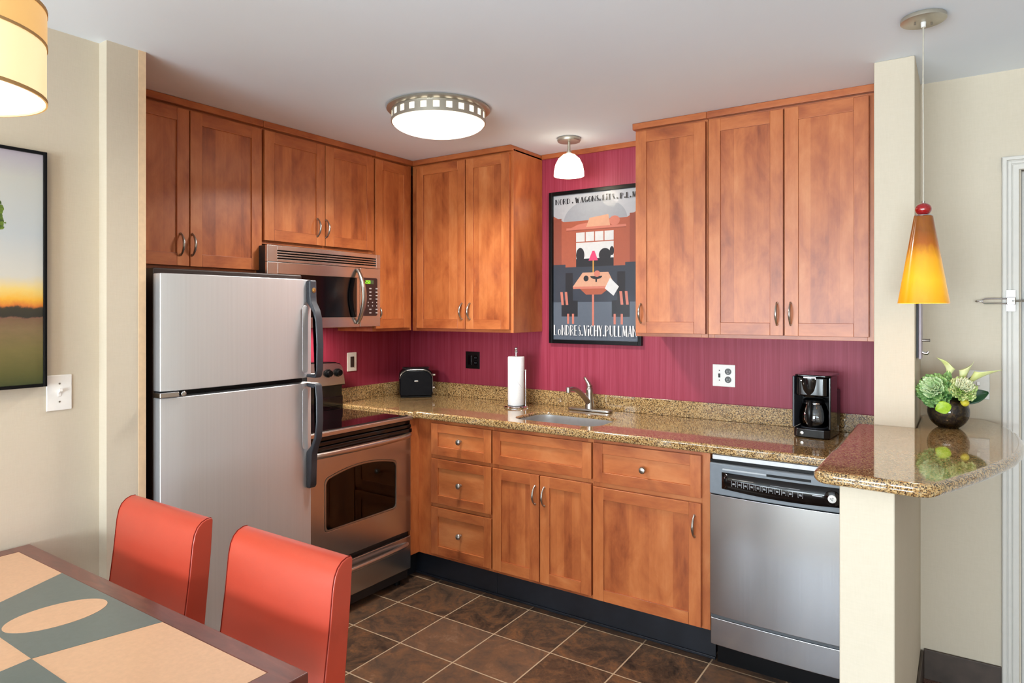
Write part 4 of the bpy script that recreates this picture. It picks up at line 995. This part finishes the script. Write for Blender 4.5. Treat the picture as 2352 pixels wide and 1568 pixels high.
m = MB(CT); m.at([(.0455, cz + .098), (.0465, cz + .100), (.0465, cz + .105), (.0455, cz + .107)], 0, -.047, 0, 30, False); m.build('band', M['chrome'], cf)
m = MB(CT); m.tube([(0, -.093, cz + .110), (0, -.118, cz + .112), (-.001, -.129, cz + .095), (-.001, -.130, cz + .05), (0, -.122, cz + .015), (0, -.116, cz + .006)], [.008, .0085, .0095, .009, .008, .006], 12, (1.25, .8)); m.build('handle', M['black_plastic'], cf)

# ================================================================ bowl vase and flowers on the bar
vx, vy, vz = 3.122, -.515, 1.0815
vs = thing('bowl_vase', 'round glass bowl vase packed with dark moss on the bar', 'vase', (vx, vy, vz))
R = .0665
m = MB(); pr = []
for i in range(19):
    th = math.radians(-62 + (62 + 52) * i / 18); pr.append((R * math.cos(th), .060 + R * math.sin(th)))
pr = [(0, pr[0][1]), (pr[0][0], pr[0][1])] + pr[1:]
base_z = pr[0][1]; pr = [(r_, z_ - base_z) for r_, z_ in pr]
m.at(pr, vx, vy, vz, 40, False); m.build('glass_bowl', M['glass'], vs)
t = NT('moss'); f = t.noise(t.coord(), 60, 5, .7, .6); t.set(Base_Color=t.ramp(f, [(.35, (16, 8, 4)), (.48, (44, 24, 12)), (.58, (74, 60, 22)), (.68, (84, 30, 18))]), Roughness=.8); t.bump(f, .8, .01)
m = MB(); m.at([(0, .004)] + [(max(.001, r_ - .002), z_ + .001) for r_, z_ in pr[1:-2]] + [(0, pr[-3][1] + .004)], vx, vy, vz, 36, False); m.build('moss_filling', t.m, vs)
topz = vz + pr[-1][1]
def leafmat(name, a, b, sc_=30):
    t = NT(name); f = t.noise(t.coord(), sc_, 4, .6, .4); t.set(Base_Color=t.ramp(f, [(.34, a), (.66, b)]), Roughness=.4, Specular_IOR_Level=.4); return t.m
GM = leafmat('kale_green', (44, 100, 42), (156, 192, 116)); GY = leafmat('kale_pale', (204, 214, 170), (228, 226, 196), 22); GD = leafmat('dark_leaf', (14, 46, 24), (34, 80, 44), 14)
GC = leafmat('calla_green', (206, 214, 130), (232, 234, 190), 18); GL_ = leafmat('lime_leaf', (126, 168, 24), (170, 200, 60)); GK = leafmat('kale_lime_fringe', (120, 160, 60), (208, 214, 150), 50)
def kale(name, label, c, nrm, rad, outer_m, inner_m):
    root = thing(name, label, 'flower', (c[0], c[1], c[2] - rad), 'cut flowers in the bowl vase')
    nrm = Vector(nrm).normalized(); e1 = nrm.cross(Vector((0, 0, 1))).normalized(); e2 = nrm.cross(e1)
    for nm, mat_, layers in (('outer_leaves', outer_m, ((6, 1.0, -.30), (6, .92, -.05), (5, .82, .18))), ('inner_leaves', inner_m, ((5, .62, .34), (4, .44, .46), (3, .28, .54)))):
        m = MB()
        for cnt, rr, lift in layers:
            for k in range(cnt):
                a0 = 2 * PI * (k + random.random() * .4) / cnt; wd_ = 3.3 * PI / cnt; ph_ = random.random() * 6
                def fn(u, v, a0=a0, wd_=wd_, ph_=ph_, rr=rr, lift=lift):
                    an = a0 + (u - .5) * wd_ * (.35 + .65 * v); r_ = rad * rr * v * (1 - .35 * (2 * u - 1) ** 2)
                    hgt = rad * (lift * v ** .8 + .30 * v * v + .08 * v * math.sin(u * 15 + ph_) + .09 * v ** 3 * math.sin(u * 43 + ph_))
                    p = Vector(c) + e1 * (r_ * math.cos(an)) + e2 * (r_ * math.sin(an)) + nrm * hgt
                    return tuple(p)
                m.grid(fn, 30, 7)
        m.build(nm, mat_, root, solid=.0008, smooth=80)
    m = MB(); m.tube([tuple(Vector(c) - nrm * .01), (c[0] * .6 + vx * .4, c[1] * .6 + vy * .4, topz + .01), (vx + (c[0] - vx) * .35, vy + (c[1] - vy) * .35, topz - .024)], .005, 8); m.build('stem', GM, root)
    return root
kale('ornamental_kale', 'frilly mint green kale head on the left of the bowl vase', (3.084, -.545, 1.216), (-.25, -.8, .35), .066, GM, leafmat('kale_mint', (150, 190, 120), (214, 226, 190), 26))
kale('ornamental_kale', 'creamy kale head with lime fringe on right of the bowl vase', (3.164, -.555, 1.224), (.25, -.55, .62), .050, GK, GY)
def calla(label, base, neck, tip, rad, curl):
    root = thing('calla_lily', label, 'flower', base, 'cut flowers in the bowl vase')
    b_, n_, t_ = Vector(base), Vector(neck), Vector(tip); ax = (t_ - n_).normalized(); s1 = ax.cross(Vector((.2, -1, .1))).normalized(); s2 = ax.cross(s1)
    L = (t_ - n_).length; m = MB(); cv = Vector(curl); s1 = (cv - ax * cv.dot(ax)).normalized(); s2 = ax.cross(s1)
    def fn(u, v):
        an = 2 * PI * u; front = .5 + .5 * math.cos(an)            # 1 at the pointed lip, 0 at the overlap
        r_ = rad * (.22 + .55 * v + .23 * v ** 4)
        hgt = L * v * (.55 + .45 * front ** 1.6)
        tipw = (v * front ** 2.2) ** 3
        p = n_ + ax * hgt + s1 * (r_ * math.cos(an) * (1 - .45 * tipw)) + s2 * (r_ * math.sin(an) * (1 - .35 * tipw)) + cv * tipw
        return tuple(p)
    m.grid(fn, 28, 12); m.build('spathe', GC, root, solid=.0008, smooth=80)
    m = MB(); m.tube([tuple(n_), tuple(n_ + ax * L * .6)], [.003, .0025], 8); m.build('spadix', leafmat('spadix_yellow', (214, 190, 40), (236, 216, 70)), root)
    m = MB(); mid = (b_ + n_) / 2 + Vector((0, 0, .006)); m.tube([tuple(b_), tuple(mid), tuple(n_ + ax * .004)], [.0045, .0042, .004], 8); m.build('stem', GM, root)
    return root
calla('pale calla lily on the left with its tip curling towards the lamp', (3.120, -.515, topz - .02), (3.120, -.50, 1.258), (3.134, -.50, 1.330), .017, (-.040, 0, .002))
calla('upright pale calla lily in the middle of the bouquet', (3.126, -.512, topz - .02), (3.158, -.50, 1.238), (3.184, -.50, 1.325), .019, (.006, 0, .004))
calla('long pale calla lily leaning right towards the door casing', (3.132, -.510, topz - .02), (3.174, -.485, 1.236), (3.246, -.48, 1.308), .018, (.032, 0, -.004))
def leaf(label, base, tip, width, bend, mat_, nrm=(0, -1, .3)):
    b_, t_ = Vector(base), Vector(tip); ax = t_ - b_; sd = ax.cross(Vector(nrm)).normalized(); up = sd.cross(ax).normalized()
    m = MB(); m.grid(lambda u, v: tuple(b_ + ax * u + sd * ((v - .5) * width * math.sin(PI * min(1, u * .97 + .015)) ** .8) + up * (bend * math.sin(PI * u) + .12 * width * abs(v - .5) * 2)), 16, 8)
    o = m.build('leaf', mat_, solid=.0008, smooth=80); 
    return tag(o, label, 'leaf', 'cut flowers in the bowl vase')
leaf('large dark green leaf pointing right from the bouquet', (3.152, -.505, 1.175), (3.243, -.495, 1.214), .050, .006, GD)
leaf('dark green leaf standing behind the creamy kale', (3.150, -.488, 1.17), (3.196, -.484, 1.268), .036, .004, GD)
leaf('broad dark leaf arching behind the mint kale', (3.125, -.497, 1.16), (3.038, -.497, 1.255), .075, .012, GD)
leaf('mid green leaf rolled up at the top of the mint kale', (3.105, -.505, 1.19), (3.124, -.505, 1.288), .045, .010, GM)
leaf('lime green leaf hanging over the front of the bowl', (3.132, -.578, 1.168), (3.084, -.586, 1.150), .046, .006, GL_, (.05, -1, .25))
m = MB(); m.ball(3.172, -.548, 1.178, .0145, .0145, .013, 16, 10)
yb_ = m.build('button_flower', leafmat('button_yellow', (204, 186, 40), (222, 210, 80), 200)); tag(yb_, 'small yellow button flower at the right lip of the bowl', 'flower', 'cut flowers in the bowl vase')
MB().tube([(3.171, -.545, 1.168), (3.158, -.535, topz), (3.140, -.525, topz - .02)], .0025, 8).build('stem', GM, yb_)

# ================================================================ dining table and chairs
tb = thing('dining_table', 'dark wood dining table with beige and grey-green laminate inlay', 'table', (1.36, -2.93, 0))
X0, X1, Y1, Y0 = .685, 2.045, -2.527, -3.33
m = MB(); m.ring([(X0, Y0, .722), (X1, Y0, .722), (X1, Y1, .722), (X0, Y1, .722)], [(X0 + .055, Y0 + .055, .722), (X1 - .07, Y0 + .055, .722), (X1 - .07, Y1 - .05, .722), (X0 + .055, Y1 - .05, .722)], (0, 0, .038))
m.build('table_border', M['mahogany'], tb, bevel=.003)
ix0, ix1, iy0, iy1 = X0 + .055, X1 - .07, Y0 + .055, Y1 - .05
MB().box(ix0, ix1, iy0, iy1, .73, .7595).build('inlay_panel', M['laminate'], tb)
ny = -2.826; cx1 = 1.507
m = MB(); zz = .7596; hz = .0006
m.ext([(1.038, iy1, zz), (1.572, iy1, zz), (cx1, ny, zz), (1.155, ny, zz)], (0, 0, hz))
m.ext([(cx1, ny, zz), (ix1, ny, zz), (ix1, ny - .09, zz), (1.86, iy0, zz), (1.56, iy0, zz)], (0, 0, hz))
m.ext([(1.155, ny, zz), (ix0, ny, zz), (ix0, iy0, zz), (1.10, iy0, zz)], (0, 0, hz))
m.build('dark_inlay', M['laminate_dark'], tb)
m = MB()
for ex, ey in ((1.3225, -2.7035),): m.ext([(ex + .072 * math.cos(a_ * PI / 24) + .010 * math.sin(a_ * PI / 24), ey + .108 * math.sin(a_ * PI / 24), zz + hz) for a_ in range(48)], (0, 0, .0006))
m.build('oval_inlay', M['laminate'], tb)
m = MB(); m.box(X0 + .06, X1 - .06, Y0 + .06, Y0 + .08, .63, .722); m.box(X0 + .06, X1 - .06, Y1 - .08, Y1 - .06, .63, .722); m.box(X0 + .06, X0 + .08, Y0 + .06, Y1 - .06, .63, .722); m.box(X1 - .08, X1 - .06, Y0 + .06, Y1 - .06, .63, .722); m.build('apron', M['mahogany'], tb, bevel=.002)
for x in (X0 + .06, X1 - .12):
    for y in (Y0 + .06, Y1 - .12): MB().box(x, x + .06, y, y + .06, .001, .722).build('leg', M['mahogany'], tb, bevel=.004)

def chair(label, x0, x1, y_back):
    """faces -y; y_back is the rear of the backrest at the top"""
    root = thing('dining_chair', label, 'chair', ((x0 + x1) / 2, y_back - .25, 0), 'coral dining chairs')
    zt = .902
    def prof(g=0):
        pts = [(y_back - .070, .40), (y_back - .006, .62), (y_back, .80), (y_back, zt - .004)]
        f = [(y_back - .004, zt), (y_back - .018, zt), (y_back - .034, zt - .006), (y_back - .047, zt - .018), (y_back - .056, zt - .036), (y_back - .062, zt - .065), (y_back - .072, zt - .16), (y_back - .088, zt - .28), (y_back - .112, .50), (y_back - .13, .40)]
        return [(y_back - .045, .40), (y_back - .025, .60), (y_back - .006, .80), (y_back, zt - .006)] + f
    P_ = prof(); n = 12; m = MB(); rows = []
    for i in range(n + 1):
        s_ = i / n; x = x0 + (x1 - x0) * s_; q = 2 * s_ - 1
        rows.append([m.v(x, y + (.006 * (1 - q * q) * -1 if k >= 9 else 0), z) for k, (y, z) in enumerate(P_)])
    for A, B in zip(rows, rows[1:]):
        for k in range(len(A)): m.f([A[k], A[(k + 1) % len(A)], B[(k + 1) % len(A)], B[k]])
    m.f(rows[0][::-1]); m.f(rows[-1])
    m.build('backrest', M['leather'], root, bevel=.006, seg=3, smooth=50)
    for x, sg in ((x0, 1), (x1, -1)):
        m = MB(); m.tube([(x + sg * .0035, y - .0005, z) for y, z in P_[4:]], .0016, 6); m.build('seam', M['seam'], root)
    m = MB(); ys = y_back - .49
    m.ext([(x, y, .36) for x, y in rrect(x0, x1, ys, y_back - .125, .03, 5)], (0, 0, .115)); m.build('seat', M['leather'], root, bevel=.02, seg=4)
    for x in (x0 + .01, x1 - .05):
        for y in (ys + .02, y_back - .10):
            m = MB(); q = .006
            A = [m.v(x + q, y + q, .001), m.v(x + .04 - q, y + q, .001), m.v(x + .04 - q, y + .04 - q, .001), m.v(x + q, y + .04 - q, .001)]; B = [m.v(x, y, .36 if y < y_back - .2 else .40), m.v(x + .04, y, .36 if y < y_back - .2 else .40), m.v(x + .04, y + .04, .36 if y < y_back - .2 else .40), m.v(x, y + .04, .36 if y < y_back - .2 else .40)]
            m.f(A[::-1]); m.f(B)
            for k in range(4): m.f([A[k], A[(k + 1) % 4], B[(k + 1) % 4], B[k]])
            m.build('leg', M['dark_wood'], root, bevel=.002)
    return root
chair('coral leather dining chair nearer the cream wall, in front of the refrigerator', .907, 1.346, -2.305)
chair('coral leather dining chair at the table corner, in front of the range', 1.489, 1.917, -2.288)
